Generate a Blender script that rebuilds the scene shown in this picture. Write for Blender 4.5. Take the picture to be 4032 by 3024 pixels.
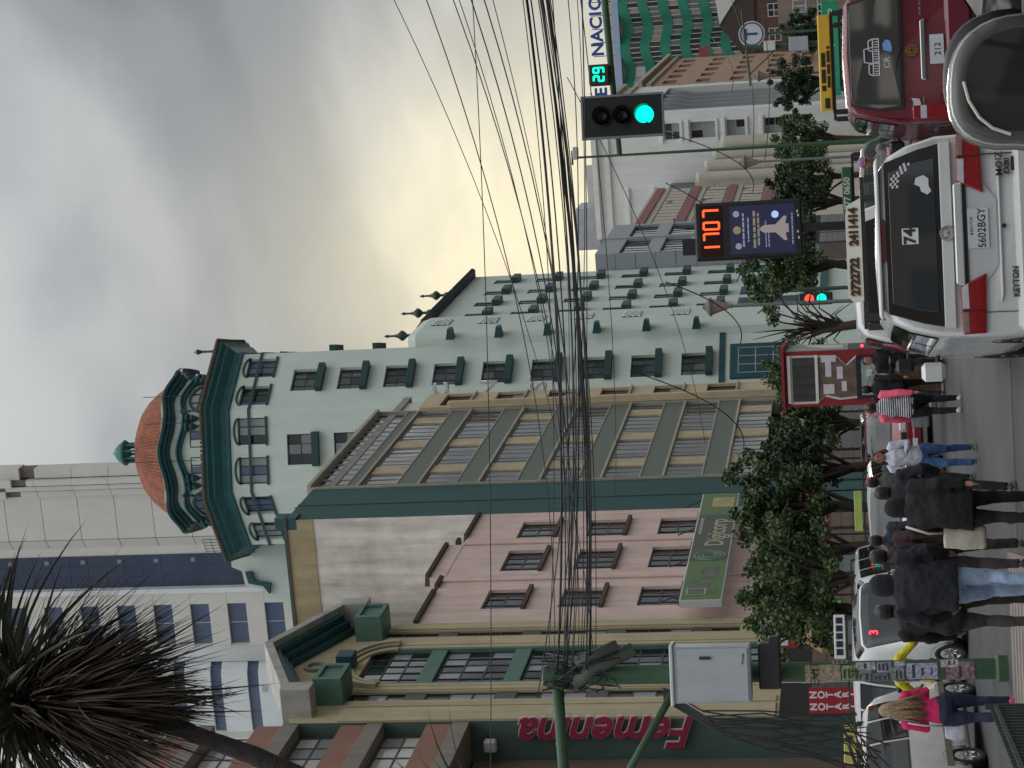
import bpy, bmesh, math, random
from mathutils import Matrix, Vector
for o in list(bpy.data.objects): bpy.data.objects.remove(o)
R = math.radians; sin, cos, pi = math.sin, math.cos, math.pi
rnd = random.Random(7)
scene = bpy.context.scene; COL = scene.collection
# ------------------------------------------------------------------ camera (phone held sideways: the picture is rolled by 90 degrees)
F = 8203.; CX, CY = 2016., 1512.; CAMH = 1.75; ROLL = .04
TILT = math.atan((3372-2016)/F); TH = R(12.5)
_ct, _st, _cr, _sr = cos(TILT), sin(TILT), cos(ROLL), sin(ROLL)
FW = Vector((0, _ct, _st)); UP0 = Vector((0, -_st, _ct)); R0 = Vector((1, 0, 0))
IR = R0*_cr-UP0*_sr; IU = R0*_sr+UP0*_cr
cam = bpy.data.cameras.new('camera'); cam.lens = 36*F/4032; cam.sensor_width = 36; cam.clip_end = 4000; cam.clip_start = .1
camo = bpy.data.objects.new('camera', cam); COL.objects.link(camo); scene.camera = camo
_X, _Y, _Z = -IU, IR, -FW
camo.matrix_world = Matrix(((_X.x, _Y.x, _Z.x, 0), (_X.y, _Y.y, _Z.y, 0), (_X.z, _Y.z, _Z.z, CAMH), (0, 0, 0, 1)))
scene.render.resolution_x, scene.render.resolution_y = 1024, 768
# ------------------------------------------------------------------ sky: overcast evening, the low sun behind thin cloud down the street
SUN_EL, SUN_AZ = R(8.6), R(3.2)       # azimuth measured from +Y towards +X
sdir = Vector((sin(SUN_AZ)*cos(SUN_EL), cos(SUN_AZ)*cos(SUN_EL), sin(SUN_EL)))
w = bpy.data.worlds.new('World'); scene.world = w; w.use_nodes = True
nt = w.node_tree; nt.nodes.clear(); N = nt.nodes.new; LK = nt.links.new
def math_(op, a, b=None, clamp=False):
    n = N('ShaderNodeMath'); n.operation = op; n.use_clamp = clamp
    for i, v in enumerate((a, b)):
        if v is None: continue
        if isinstance(v, (int, float)): n.inputs[i].default_value = v
        else: LK(v, n.inputs[i])
    return n.outputs[0]
tc = N('ShaderNodeTexCoord'); sep = N('ShaderNodeSeparateXYZ'); LK(tc.outputs['Generated'], sep.inputs[0])
den = math_('ADD', math_('MAXIMUM', sep.outputs[2], 0.0), .16)
comb = N('ShaderNodeCombineXYZ'); LK(math_('DIVIDE', sep.outputs[0], den), comb.inputs[0]); LK(math_('DIVIDE', sep.outputs[1], den), comb.inputs[1])
def noise_(vec, scale, detail, rough, off=(0, 0, 0), sc=(1, 1, 1), dist=0):
    m = N('ShaderNodeMapping'); LK(vec, m.inputs[0]); m.inputs['Location'].default_value = off; m.inputs['Scale'].default_value = sc
    n = N('ShaderNodeTexNoise'); LK(m.outputs[0], n.inputs['Vector'])
    n.inputs['Scale'].default_value = scale; n.inputs['Detail'].default_value = detail; n.inputs['Roughness'].default_value = rough; n.inputs['Distortion'].default_value = dist
    return n.outputs[0]
def ramp_(fac, *stops):
    n = N('ShaderNodeValToRGB'); LK(fac, n.inputs[0]); e = n.color_ramp.elements
    while len(e) < len(stops): e.new(.5)
    for k, (p, c) in enumerate(stops): e[k].position = p; e[k].color = (*c, 1)
    n.color_ramp.interpolation = 'EASE'
    return n.outputs[0]
def mix_(blend, fac, a, b):
    n = N('ShaderNodeMix'); n.data_type = 'RGBA'; n.blend_type = blend
    for k, v in ((0, fac), (6, a), (7, b)):
        if hasattr(v, 'is_linked'): LK(v, n.inputs[k])
        elif isinstance(v, (int, float)): n.inputs[k].default_value = v
        else: n.inputs[k].default_value = (*v, 1)
    return n.outputs[2]
big = noise_(comb.outputs[0], .95, 4, .5, (3.4, 1.2, 0), (1.25, .8, 1), .25)
fine = noise_(comb.outputs[0], 3.2, 6, .55, (1.1, 5.2, 0), (1.2, .8, 1), .2)
cl = math_('ADD', math_('MULTIPLY', big, .86), math_('MULTIPLY', fine, .14))
cloud = ramp_(cl, (.37, (.15, .163, .182)), (.48, (.30, .316, .332)), (.58, (.50, .508, .51)), (.67, (.70, .695, .665)))
zen = N('ShaderNodeMapRange'); zen.interpolation_type = 'SMOOTHSTEP'; LK(sep.outputs[2], zen.inputs[0]); zen.inputs[1].default_value = .3; zen.inputs[2].default_value = 1; zen.inputs[3].default_value = 1; zen.inputs[4].default_value = 4.6   # overcast skies brighten overhead; extra strength added here to light the facades
vm = N('ShaderNodeVectorMath'); vm.operation = 'DOT_PRODUCT'; LK(tc.outputs['Generated'], vm.inputs[0]); vm.inputs[1].default_value = sdir
glow = math_('POWER', math_('MAXIMUM', vm.outputs[1], 0), 170)
low = N('ShaderNodeMapRange'); low.interpolation_type = 'SMOOTHSTEP'; LK(sep.outputs[2], low.inputs[0]); low.inputs[1].default_value = .27; low.inputs[2].default_value = .08; low.inputs[3].default_value = 0; low.inputs[4].default_value = .8
hal = math_('MULTIPLY', low.outputs[0], math_('POWER', math_('MAXIMUM', vm.outputs[1], 0), 9))   # thin bright cloud low around the hidden sun
glow2 = math_('MULTIPLY', math_('POWER', math_('MAXIMUM', vm.outputs[1], 0), 330), math_('ADD', math_('MULTIPLY', fine, 2.2), -.55), True)
warm = mix_('MIX', math_('MULTIPLY', hal, .72, True), cloud, (.74, .715, .63))
warm = mix_('MIX', math_('MULTIPLY', glow, .66, True), warm, (.95, .87, .60))
warm = mix_('ADD', math_('MULTIPLY', glow2, .75, True), warm, (.62, .46, .16))
sky = N('ShaderNodeTexSky'); sky.sky_type = 'NISHITA'; sky.sun_disc = False; sky.sun_elevation = SUN_EL; sky.sun_rotation = SUN_AZ; sky.altitude = 3600
b1 = N('ShaderNodeBackground'); LK(sky.outputs[0], b1.inputs[0]); b1.inputs[1].default_value = .05
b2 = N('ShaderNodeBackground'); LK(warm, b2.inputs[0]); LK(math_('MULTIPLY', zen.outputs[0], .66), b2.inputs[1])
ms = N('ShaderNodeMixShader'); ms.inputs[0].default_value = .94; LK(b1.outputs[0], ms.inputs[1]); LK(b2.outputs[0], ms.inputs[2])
wo = N('ShaderNodeOutputWorld'); LK(ms.outputs[0], wo.inputs[0])
sl = bpy.data.lights.new('sun', 'SUN'); sl.energy = .6; sl.angle = R(14); sl.color = (1, .9, .72)
so = bpy.data.objects.new('sun', sl); COL.objects.link(so); so.rotation_euler = sdir.to_track_quat('Z', 'Y').to_euler(); so.location = (0, 0, 60)
vs = scene.view_settings; vs.view_transform = 'Standard'; vs.look = 'None'; vs.gamma = 1; vs.exposure = .68
scene.render.engine = 'CYCLES'; scene.cycles.max_bounces = 6; scene.cycles.transparent_max_bounces = 12
# ------------------------------------------------------------------ pixel helpers (a pixel is a direction; the distance comes from a plane)
def ray(px, py): return FW+IR*(-(py-CY)/F)+IU*(-(px-CX)/F)
def s2w(x, y, z=0): return Vector((x*cos(TH)+y*sin(TH), -x*sin(TH)+y*cos(TH), z))
def dep(px, py, Y): r = ray(px, py); k = Y/r.y; return Vector((r.x*k, Y, CAMH+r.z*k))
def gnd(px, py, z=0): r = ray(px, py); k = (z-CAMH)/r.z; return Vector((r.x*k, r.y*k, z))
def stp(px, py, S):       # plane across the street at distance S along it
    r = ray(px, py); y = r.x*sin(TH)+r.y*cos(TH); k = S/y; return Vector((r.x*k, r.y*k, CAMH+r.z*k))
# ------------------------------------------------------------------ materials
def lin(r, g, b): return tuple((c/255/12.92 if c <= 10 else ((c/255+.055)/1.055)**2.4) for c in (r, g, b))
MATS = {}
def mat(name, col, rough=.75, var=.1, scale=2.0, bump=0, bscale=40, stain=0, metal=0, coat=0, spec=None, tint=None, alpha=None):
    if name in MATS: return MATS[name]
    m = bpy.data.materials.new(name); m.use_nodes = True; MATS[name] = m
    t = m.node_tree; p = t.nodes['Principled BSDF']; L = t.links.new
    if len(col) == 3 and max(col) > 1: col = lin(*col)
    p.inputs['Roughness'].default_value = rough; p.inputs['Metallic'].default_value = metal
    if coat: p.inputs['Coat Weight'].default_value = coat; p.inputs['Coat Roughness'].default_value = .06
    if spec is not None: p.inputs['Specular IOR Level'].default_value = spec
    if alpha is not None: p.inputs['Alpha'].default_value = alpha
    if not var and not stain and not bump: p.inputs['Base Color'].default_value = (*col, 1); return m
    tcn = t.nodes.new('ShaderNodeTexCoord'); co = tcn.outputs['Object']
    n1 = t.nodes.new('ShaderNodeTexNoise'); L(co, n1.inputs['Vector']); n1.inputs['Scale'].default_value = scale; n1.inputs['Detail'].default_value = 8; n1.inputs['Roughness'].default_value = .6
    r1 = t.nodes.new('ShaderNodeValToRGB'); L(n1.outputs[0], r1.inputs[0]); e = r1.color_ramp.elements
    lo = [c*(1-var) for c in col]; hi = [min(1, c*(1+var)) for c in col]
    if tint: lo = [a*(1-var*2)+b*var*2 for a, b in zip(lo, tint)]
    e[0].position = .32; e[0].color = (*lo, 1); e[1].position = .68; e[1].color = (*hi, 1)
    out = r1.outputs[0]
    if stain:
        mp = t.nodes.new('ShaderNodeMapping'); L(co, mp.inputs[0]); mp.inputs['Scale'].default_value = (1.6, 1.6, .16)
        n2 = t.nodes.new('ShaderNodeTexNoise'); L(mp.outputs[0], n2.inputs['Vector']); n2.inputs['Scale'].default_value = 1.1; n2.inputs['Detail'].default_value = 7; n2.inputs['Roughness'].default_value = .65
        r2 = t.nodes.new('ShaderNodeValToRGB'); L(n2.outputs[0], r2.inputs[0]); f = r2.color_ramp.elements
        f[0].position = .35; f[0].color = (1-stain, 1-stain, 1-stain*1.08, 1); f[1].position = .62; f[1].color = (1, 1, 1, 1)
        mx = t.nodes.new('ShaderNodeMix'); mx.data_type = 'RGBA'; mx.blend_type = 'MULTIPLY'; mx.inputs[0].default_value = 1
        L(out, mx.inputs[6]); L(r2.outputs[0], mx.inputs[7]); out = mx.outputs[2]
    L(out, p.inputs['Base Color'])
    rr = t.nodes.new('ShaderNodeMapRange'); L(n1.outputs[0], rr.inputs[0]); rr.inputs[3].default_value = max(0, rough-.08); rr.inputs[4].default_value = min(1, rough+.08); L(rr.outputs[0], p.inputs['Roughness'])
    if bump:
        n3 = t.nodes.new('ShaderNodeTexNoise'); L(co, n3.inputs['Vector']); n3.inputs['Scale'].default_value = bscale; n3.inputs['Detail'].default_value = 5
        bp = t.nodes.new('ShaderNodeBump'); L(n3.outputs[0], bp.inputs['Height']); bp.inputs['Strength'].default_value = bump; bp.inputs['Distance'].default_value = .03; L(bp.outputs[0], p.inputs['Normal'])
    return m
def emit(name, col, s):
    if name in MATS: return MATS[name]
    m = bpy.data.materials.new(name); m.use_nodes = True; MATS[name] = m; p = m.node_tree.nodes['Principled BSDF']
    p.inputs['Base Color'].default_value = (*[c*.3 for c in col], 1); p.inputs['Emission Color'].default_value = (*col, 1); p.inputs['Emission Strength'].default_value = s
    return m
def thin_glass(name, tint=(.9, .93, .92), refl=.1, rough=.02):
    if name in MATS: return MATS[name]
    m = bpy.data.materials.new(name); m.use_nodes = True; MATS[name] = m; t = m.node_tree; t.nodes.clear()
    tr = t.nodes.new('ShaderNodeBsdfTransparent'); tr.inputs[0].default_value = (*tint, 1)
    gl = t.nodes.new('ShaderNodeBsdfGlossy'); gl.inputs['Roughness'].default_value = rough; gl.inputs['Color'].default_value = (.95, .97, 1, 1)
    fr = t.nodes.new('ShaderNodeFresnel'); fr.inputs[0].default_value = 1.5
    ad = t.nodes.new('ShaderNodeMath'); ad.operation = 'MULTIPLY_ADD'; t.links.new(fr.outputs[0], ad.inputs[0]); ad.inputs[1].default_value = 1; ad.inputs[2].default_value = refl; ad.use_clamp = True
    mx = t.nodes.new('ShaderNodeMixShader'); t.links.new(ad.outputs[0], mx.inputs[0]); t.links.new(tr.outputs[0], mx.inputs[1]); t.links.new(gl.outputs[0], mx.inputs[2])
    o = t.nodes.new('ShaderNodeOutputMaterial'); t.links.new(mx.outputs[0], o.inputs[0]); return m
# ------------------------------------------------------------------ mesh builder
class MB:
    def __init__(s): s.v = []; s.f = []; s.m = []; s.k = 0
    def add(s, vs, fs, k=None):
        b = len(s.v); s.v += [tuple(p) for p in vs]
        for f in fs: s.f.append([i+b for i in f]); s.m.append(s.k if k is None else k)
        return s
    def quad(s, a, b, c, d, k=None): return s.add((a, b, c, d), ((0, 1, 2, 3),), k)
    def box(s, x0, x1, y0, y1, z0, z1, k=None):
        return s.add([(x, y, z) for z in (z0, z1) for y in (y0, y1) for x in (x0, x1)], ((0, 2, 3, 1), (4, 5, 7, 6), (0, 1, 5, 4), (2, 6, 7, 3), (0, 4, 6, 2), (1, 3, 7, 5)), k)
    def cbox(s, x0, x1, y0, y1, z0, z1, c, k=None):       # box with its vertical-axis edges chamfered and top/bottom eased
        P = lambda i, z: [(x0+c*i, y0+c, z), (x0+c, y0+c*i, z), (x1-c, y0+c*i, z), (x1-c*i, y0+c, z), (x1-c*i, y1-c, z), (x1-c, y1-c*i, z), (x0+c, y1-c*i, z), (x0+c*i, y1-c, z)]
        return s.loft([P(1, z0), P(0, z0+c), P(0, z1-c), P(1, z1)], cap=True, k=k)
    def loft(s, rings, closed=True, cap=False, k=None, capm=None):
        n = len(rings[0]); fs = []
        for i in range(len(rings)-1):
            for j in range(n if closed else n-1):
                a = i*n+j; b = i*n+(j+1) % n; fs.append((a, b, b+n, a+n))
        if cap: fs.append(tuple(range(n-1, -1, -1))); fs.append(tuple((len(rings)-1)*n+j for j in range(n)))
        return s.add([p for r in rings for p in r], fs, k)
    def tube(s, pts, r, n=8, cap=True, k=None, sq=1):
        pts = [Vector(p) for p in pts]; rings = []; u = None
        for i, p in enumerate(pts):
            t = (pts[min(i+1, len(pts)-1)]-pts[max(i-1, 0)]).normalized()
            if u is None: u = t.cross(Vector((0, 0, 1))) if abs(t.z) < .8 else t.cross(Vector((0, 1, 0)))
            u = u-t*u.dot(t)
            if u.length < 1e-4: u = t.orthogonal()
            u.normalize(); q = u.cross(t)
            rr = r[i] if isinstance(r, (list, tuple)) else r
            rings.append([p+u*(rr*cos(2*pi*j/n))+q*(rr*sq*sin(2*pi*j/n)) for j in range(n)])
        return s.loft(rings, True, cap, k)
    def lathe(s, prof, n=16, c=(0, 0, 0), cap=True, k=None, axis='z', a0=0):
        rings = []
        for r, z in prof:
            ring = []
            for j in range(n):
                a = 2*pi*j/n+a0; x, y = r*cos(a), r*sin(a)
                ring.append((c[0]+x, c[1]+y, c[2]+z) if axis == 'z' else (c[0]+x, c[1]+z, c[2]-y) if axis == 'y' else (c[0]+z, c[1]+x, c[2]+y))
            rings.append(ring)
        return s.loft(rings, True, cap, k)
    def prism(s, poly, y0, y1, k=None, plane='xz'):
        f = (lambda p, d: (p[0], d, p[1])) if plane == 'xz' else (lambda p, d: (p[0], p[1], d)) if plane == 'xy' else (lambda p, d: (d, p[0], p[1]))
        return s.loft([[f(p, y0) for p in poly], [f(p, y1) for p in poly]], True, True, k)
    def xf(s, M, start=0): s.v[start:] = [tuple(M @ Vector(p)) for p in s.v[start:]]; return s
    def mesh(s, name, mats, smooth=False, fix=True):
        me = bpy.data.meshes.new(name); me.from_pydata(s.v, [], s.f)
        mats = mats if isinstance(mats, (list, tuple)) else [mats]
        for m in mats: me.materials.append(m)
        if len(mats) > 1: me.polygons.foreach_set('material_index', s.m)
        if fix:
            b = bmesh.new(); b.from_mesh(me); bmesh.ops.recalc_face_normals(b, faces=b.faces); b.to_mesh(me); b.free()
        if smooth: me.polygons.foreach_set('use_smooth', [True]*len(me.polygons))
        me.update(); return me
    def ob(s, name, mats, parent=None, loc=(0, 0, 0), rz=0, smooth=False, bevel=0, sub=0, fix=True, seg=2):
        return link(name, s.mesh(name, mats, smooth or bool(sub), fix), parent, loc, rz, bevel, sub, seg)
def link(name, me, parent=None, loc=(0, 0, 0), rz=0, bevel=0, sub=0, seg=2):
    o = bpy.data.objects.new(name, me); COL.objects.link(o); o.location = loc; o.rotation_euler = (0, 0, rz); o.parent = parent
    if bevel: b = o.modifiers.new('b', 'BEVEL'); b.width = bevel; b.segments = seg; b.limit_method = 'ANGLE'; b.angle_limit = R(35)
    if sub: b = o.modifiers.new('s', 'SUBSURF'); b.levels = b.render_levels = sub
    return o
def tag(o, label, cat, group=None):
    o['label'] = label; o['category'] = cat
    if group: o['group'] = group
    return o
def thing(name, label, cat, loc=(0, 0, 0), rz=0, group=None):
    o = bpy.data.objects.new(name, None); COL.objects.link(o); o.location = loc; o.rotation_euler = (0, 0, rz); o.empty_display_size = .3
    return tag(o, label, cat, group)
def struct(o): o['kind'] = 'structure'; return o
def dup(o, loc=None, rz=None, label=None, parent=None, scale=None):
    c = o.copy(); COL.objects.link(c); c.parent = parent
    if loc is not None: c.location = loc
    if rz is not None: c.rotation_euler = (0, 0, rz)
    if scale: c.scale = (scale,)*3
    if label: c['label'] = label
    for ch in list(o.children): dup(ch, parent=c)
    return c
FONT_CACHE = {}
def text(name, s, size, m, parent, loc, rot=(R(90), 0, 0), ext=.004, bold=0, align='CENTER', shear=0, sx=1, space=1):
    cu = bpy.data.curves.new('t', 'FONT'); cu.body = s; cu.size = size; cu.extrude = ext; cu.offset = bold; cu.align_x = align; cu.align_y = 'CENTER'; cu.shear = shear; cu.resolution_u = 3; cu.space_character = space
    t = bpy.data.objects.new('t', cu); COL.objects.link(t)
    me = bpy.data.meshes.new_from_object(t.evaluated_get(bpy.context.evaluated_depsgraph_get())); me.materials.clear(); me.materials.append(m); me.name = name
    bpy.data.objects.remove(t); bpy.data.curves.remove(cu)
    o = link(name, me, parent, loc); o.rotation_euler = rot; o.scale = (sx, 1, 1); return o
MARK = random.Random(4)
def marks(parent, x0, x1, z, h, y, m, axis='x', dd=-.002):
    """a line of print too small to read: word-length bars"""
    x = x0
    while x < x1-h*.8:
        l = min(x1-x, h*MARK.uniform(1.2, 4.2)); b = MB()
        if axis == 'x': b.box(x, x+l, y+dd, y, z-h/2, z+h/2)
        else: b.box(y, y-dd, x, x+l, z-h/2, z+h/2)
        b.ob('print_mark', m, parent); x += l+h*.6
# ------------------------------------------------------------------ walls with real openings
class Fr:    # wall frame: a runs to the viewer's right along A->B, d is outward, z up
    def __init__(s, A, B):
        s.A = Vector((A[0], A[1])); e = Vector((B[0]-A[0], B[1]-A[1])); s.len = e.length; s.e = e.normalized(); s.n = Vector((s.e.y, -s.e.x)); s.rz = math.atan2(s.e.y, s.e.x)
    def P(s, a, d, z): q = s.A+s.e*a+s.n*d; return (q.x, q.y, z)
    def box(s, mb, a0, a1, d0, d1, z0, z1, k=None):
        return mb.add([s.P(a, d, z) for z in (z0, z1) for d in (d0, d1) for a in (a0, a1)], ((0, 2, 3, 1), (4, 5, 7, 6), (0, 1, 5, 4), (2, 6, 7, 3), (0, 4, 6, 2), (1, 3, 7, 5)), k)
    def prof(s, mb, pts, a0, a1, k=None):    # profile of (d,z) points swept along a
        return mb.loft([[s.P(a0, d, z) for d, z in pts], [s.P(a1, d, z) for d, z in pts]], True, True, k)
def wall(mb, fr, a0, a1, z0, z1, ops, depth=.18, d=0, back=.7, kb=1):
    """outer skin with openings (a0,a1,z0,z1), reveals, and a dark room behind each opening (material slot kb)"""
    A = sorted({a0, a1, *[v for o in ops for v in o[:2]]}); Zs = sorted({z0, z1, *[v for o in ops for v in o[2:4]]})
    for i in range(len(A)-1):
        for j in range(len(Zs)-1):
            am, zm = (A[i]+A[i+1])/2, (Zs[j]+Zs[j+1])/2
            if any(o[0] < am < o[1] and o[2] < zm < o[3] for o in ops): continue
            mb.quad(fr.P(A[i], d, Zs[j]), fr.P(A[i+1], d, Zs[j]), fr.P(A[i+1], d, Zs[j+1]), fr.P(A[i], d, Zs[j+1]), 0)
    for o in ops:
        p, q, r, s = o[:4]
        for e0, e1, kk in ((d, d-depth, 0), (d-depth, d-depth-back, kb)):
            mb.quad(fr.P(p, e0, r), fr.P(q, e0, r), fr.P(q, e1, r), fr.P(p, e1, r), kk); mb.quad(fr.P(p, e0, s), fr.P(p, e1, s), fr.P(q, e1, s), fr.P(q, e0, s), kk)
            mb.quad(fr.P(p, e0, r), fr.P(p, e1, r), fr.P(p, e1, s), fr.P(p, e0, s), kk); mb.quad(fr.P(q, e0, r), fr.P(q, e0, s), fr.P(q, e1, s), fr.P(q, e1, r), kk)
        e1 = d-depth-back; mb.quad(fr.P(p, e1, r), fr.P(q, e1, r), fr.P(q, e1, s), fr.P(p, e1, s), kb)
    return mb
WC = {}
def window(par, fr, a0, a1, z0, z1, nx, nz, mf, mg, d=-.15, fw=.06, th=.05, curtain=0, mc=None, sill=None, ms_=None, single=False, fx=None):
    """window (frame bars) > pane (each), curtain, sill. Meshes are shared between windows of the same size"""
    W, Hh = round(a1-a0, 2), round(z1-z0, 2); key = (W, Hh, nx, nz, mf.name, fw, th, str(fx))
    xs = fx if fx else [W*i/nx for i in range(nx+1)]; zs = [Hh*i/nz for i in range(nz+1)]
    if key not in WC:
        mb = MB(); h = fw/2
        for i, x in enumerate(xs):
            l = x if i == 0 else x-h; r_ = x if i == len(xs)-1 else x+h
            if i == 0: r_ = x+fw
            if i == len(xs)-1: l = x-fw
            mb.box(l, r_, 0, th, 0, Hh)
        for j, z in enumerate(zs):
            l = z if j == 0 else z-h; u = z if j == len(zs)-1 else z+h
            if j == 0: u = z+fw
            if j == len(zs)-1: l = z-fw
            mb.box(.002, W-.002, .004, th-.004, l, u)
        WC[key] = mb.mesh('window', mf)
    o = link('window', WC[key], par, fr.P(a0, d, z0), fr.rz)
    for i in range(len(xs)-1):
        for j in range(len(zs)-1):
            g = mg[rnd.randrange(len(mg))] if isinstance(mg, (list, tuple)) else mg
            pw, ph = round(xs[i+1]-xs[i], 3), round(zs[j+1]-zs[j], 3)
            if single: pw, ph = W, Hh
            kk = ('p', pw, ph, g.name)
            if kk not in WC: WC[kk] = MB().box(.003, pw-.003, 0, .012, .003, ph-.003).mesh('pane', g)
            p = link('pane', WC[kk], o, (0 if single else xs[i], th*.5+(rnd.random()*.008), 0 if single else zs[j]))
            p.rotation_euler = (R(rnd.uniform(-.35, .35)), 0, R(rnd.uniform(-.35, .35)))
            if single: break
        if single: break
    if curtain and mc:
        for sd in (0, 1):
            cwid = W*rnd.choice((.28, .5, .5, .5, .45))*curtain
            if rnd.random() > .88: continue
            m_ = mc[rnd.randrange(len(mc))]; kk = ('c', round(cwid, 2), Hh, m_.name)
            if kk not in WC:
                nn = max(6, int(cwid/.07)); top = [(cwid*i/nn, .02*sin(i*1.9)+.012*sin(i*4.1), Hh-.02) for i in range(nn+1)]
                WC[kk] = MB().loft([top, [(x, y*1.3, .03) for x, y, z in top]], closed=False).mesh('curtain', m_, True, False)
            link('curtain', WC[kk], o, (.03 if sd == 0 else W-cwid-.03, th+.1+.03*sd, 0))
    if sill:
        h, pr, ov = sill; kk = ('s', W, sill, ms_.name)
        if kk not in WC: WC[kk] = MB().prism([(-ov, -h), (W+ov, -h), (W+ov, 0), (-ov, 0)], d-pr, -.002 if d > -.01 else .0).mesh('sill', ms_)
        link('sill', WC[kk], o, (0, -.0, -.002))
    return o
# ================================================================== ground
asphalt = mat('asphalt', (.046, .046, .048), .78, .22, .8, .5, 90)
def ground():
    struct(MB().quad((-1500, -60, -.02), (1500, -60, -.02), (1500, 2500, -.02), (-1500, 2500, -.02)).ob('ground', mat('earth', (.12, .115, .11), .9, .15, .3)))
    p = [s2w(-19.5, -80, 0), s2w(40, -80, 0), s2w(40, 420, 0), s2w(-19.5, 420, 0)]
    struct(MB().quad(*[(v.x, v.y, .0) for v in p]).ob('road', asphalt))
    # cross street coming in from the left, in front of the brown building
    struct(MB().quad((-60, 24.5, .004), (6, 24.5, .004), (6, 43, .004), (-60, 43, .004)).ob('crossing_road', mat('asphalt_patch', (.054, .053, .053), .75, .25, .5, .5, 80)))
ground()
def far_pavement():
    pv = mat('paving', (.20, .195, .19), .8, .15, 1.5)
    mb = MB(); a = [s2w(x, y) for x, y in ((-19.4, 44), (-19.4, 420), (-25.6, 420), (-25.6, 44))]
    mb.loft([[(v.x, v.y, .0) for v in a], [(v.x, v.y, .15) for v in a]], True, True)
    struct(mb.ob('pavement', pv, bevel=.02))
far_pavement()
# ================================================================== shared building materials
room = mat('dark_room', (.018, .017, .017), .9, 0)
gl_dark = mat('glass_dark', (.02, .023, .026), .05, 0, spec=.6)
gl_sky = thin_glass('glass_clear', (.86, .9, .9), .09)
gl_blue = mat('glass_blue', lin(80, 94, 124), .1, .12, .4, spec=.7)
gl_navy = mat('glass_navy', lin(78, 84, 104), .3, .1, .2, spec=.08)
gl_pale = mat('glass_pale', lin(150, 155, 160), .1, .1, .7, spec=.6)
curt_w = mat('curtain_white', (.86, .85, .83), .85, .08); curt_g = mat('curtain_grey', (.42, .42, .41), .85, .1)
curt_y = mat('curtain_ochre', lin(170, 150, 110), .85, .12); curt_p = mat('curtain_lilac', lin(196, 192, 204), .85, .1)
CURT = [curt_w, curt_w, curt_g, curt_p]
dk_metal = mat('dark_metal_frame', (.035, .035, .036), .45, .1)
alu = mat('aluminium', (.42, .43, .43), .4, .1, metal=.6)
teal = mat('teal_paint', lin(38, 96, 102), .5, .16, 1.2, .1, 60, stain=.16)
teal_d = mat('teal_dark_paint', lin(24, 74, 78), .5, .18, 1.5, .1, 60)
mint = mat('mint_plaster', lin(212, 223, 213), .85, .04, .5, .12, 90, stain=.09)
conc = mat('concrete', lin(158, 155, 146), .85, .14, 1.3, .3, 50, stain=.2)
cream = mat('cream_plaster', lin(196, 183, 148), .82, .08, 1.0, .2, 60, stain=.2)
street_shop = [mat('shop_shutter', (.16, .17, .175), .5, .2, 3), mat('shop_dark', (.03, .03, .032), .3, .2), mat('shop_wood', (.14, .09, .06), .6, .2)]
def street_root(name, label, s0, z=0): v = s2w(-25, s0); return thing(name, label, 'building', (v.x, v.y, z), -TH)
# in a street root: x = towards the street, y = along it.  facade frame:
def fac_fr(d=0, y0=0): return Fr((d, y0), (d, y0+1))
def storefront(root, y0, y1, z1, n, base=.15):
    fr = fac_fr()
    w_ = (y1-y0)/n
    for i in range(n):
        m = street_shop[rnd.randrange(3)]
        mb = MB(); fr.box(mb, y0+w_*i+.25, y0+w_*(i+1)-.25, .0, .05, base, z1-1.0)
        for k in range(9): fr.box(mb, y0+w_*i+.27, y0+w_*(i+1)-.27, .05, .075, base+.1+k*(z1-1.2-base)/9, base+.18+k*(z1-1.2-base)/9)
        mb.ob('shutter', m, root)
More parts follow.
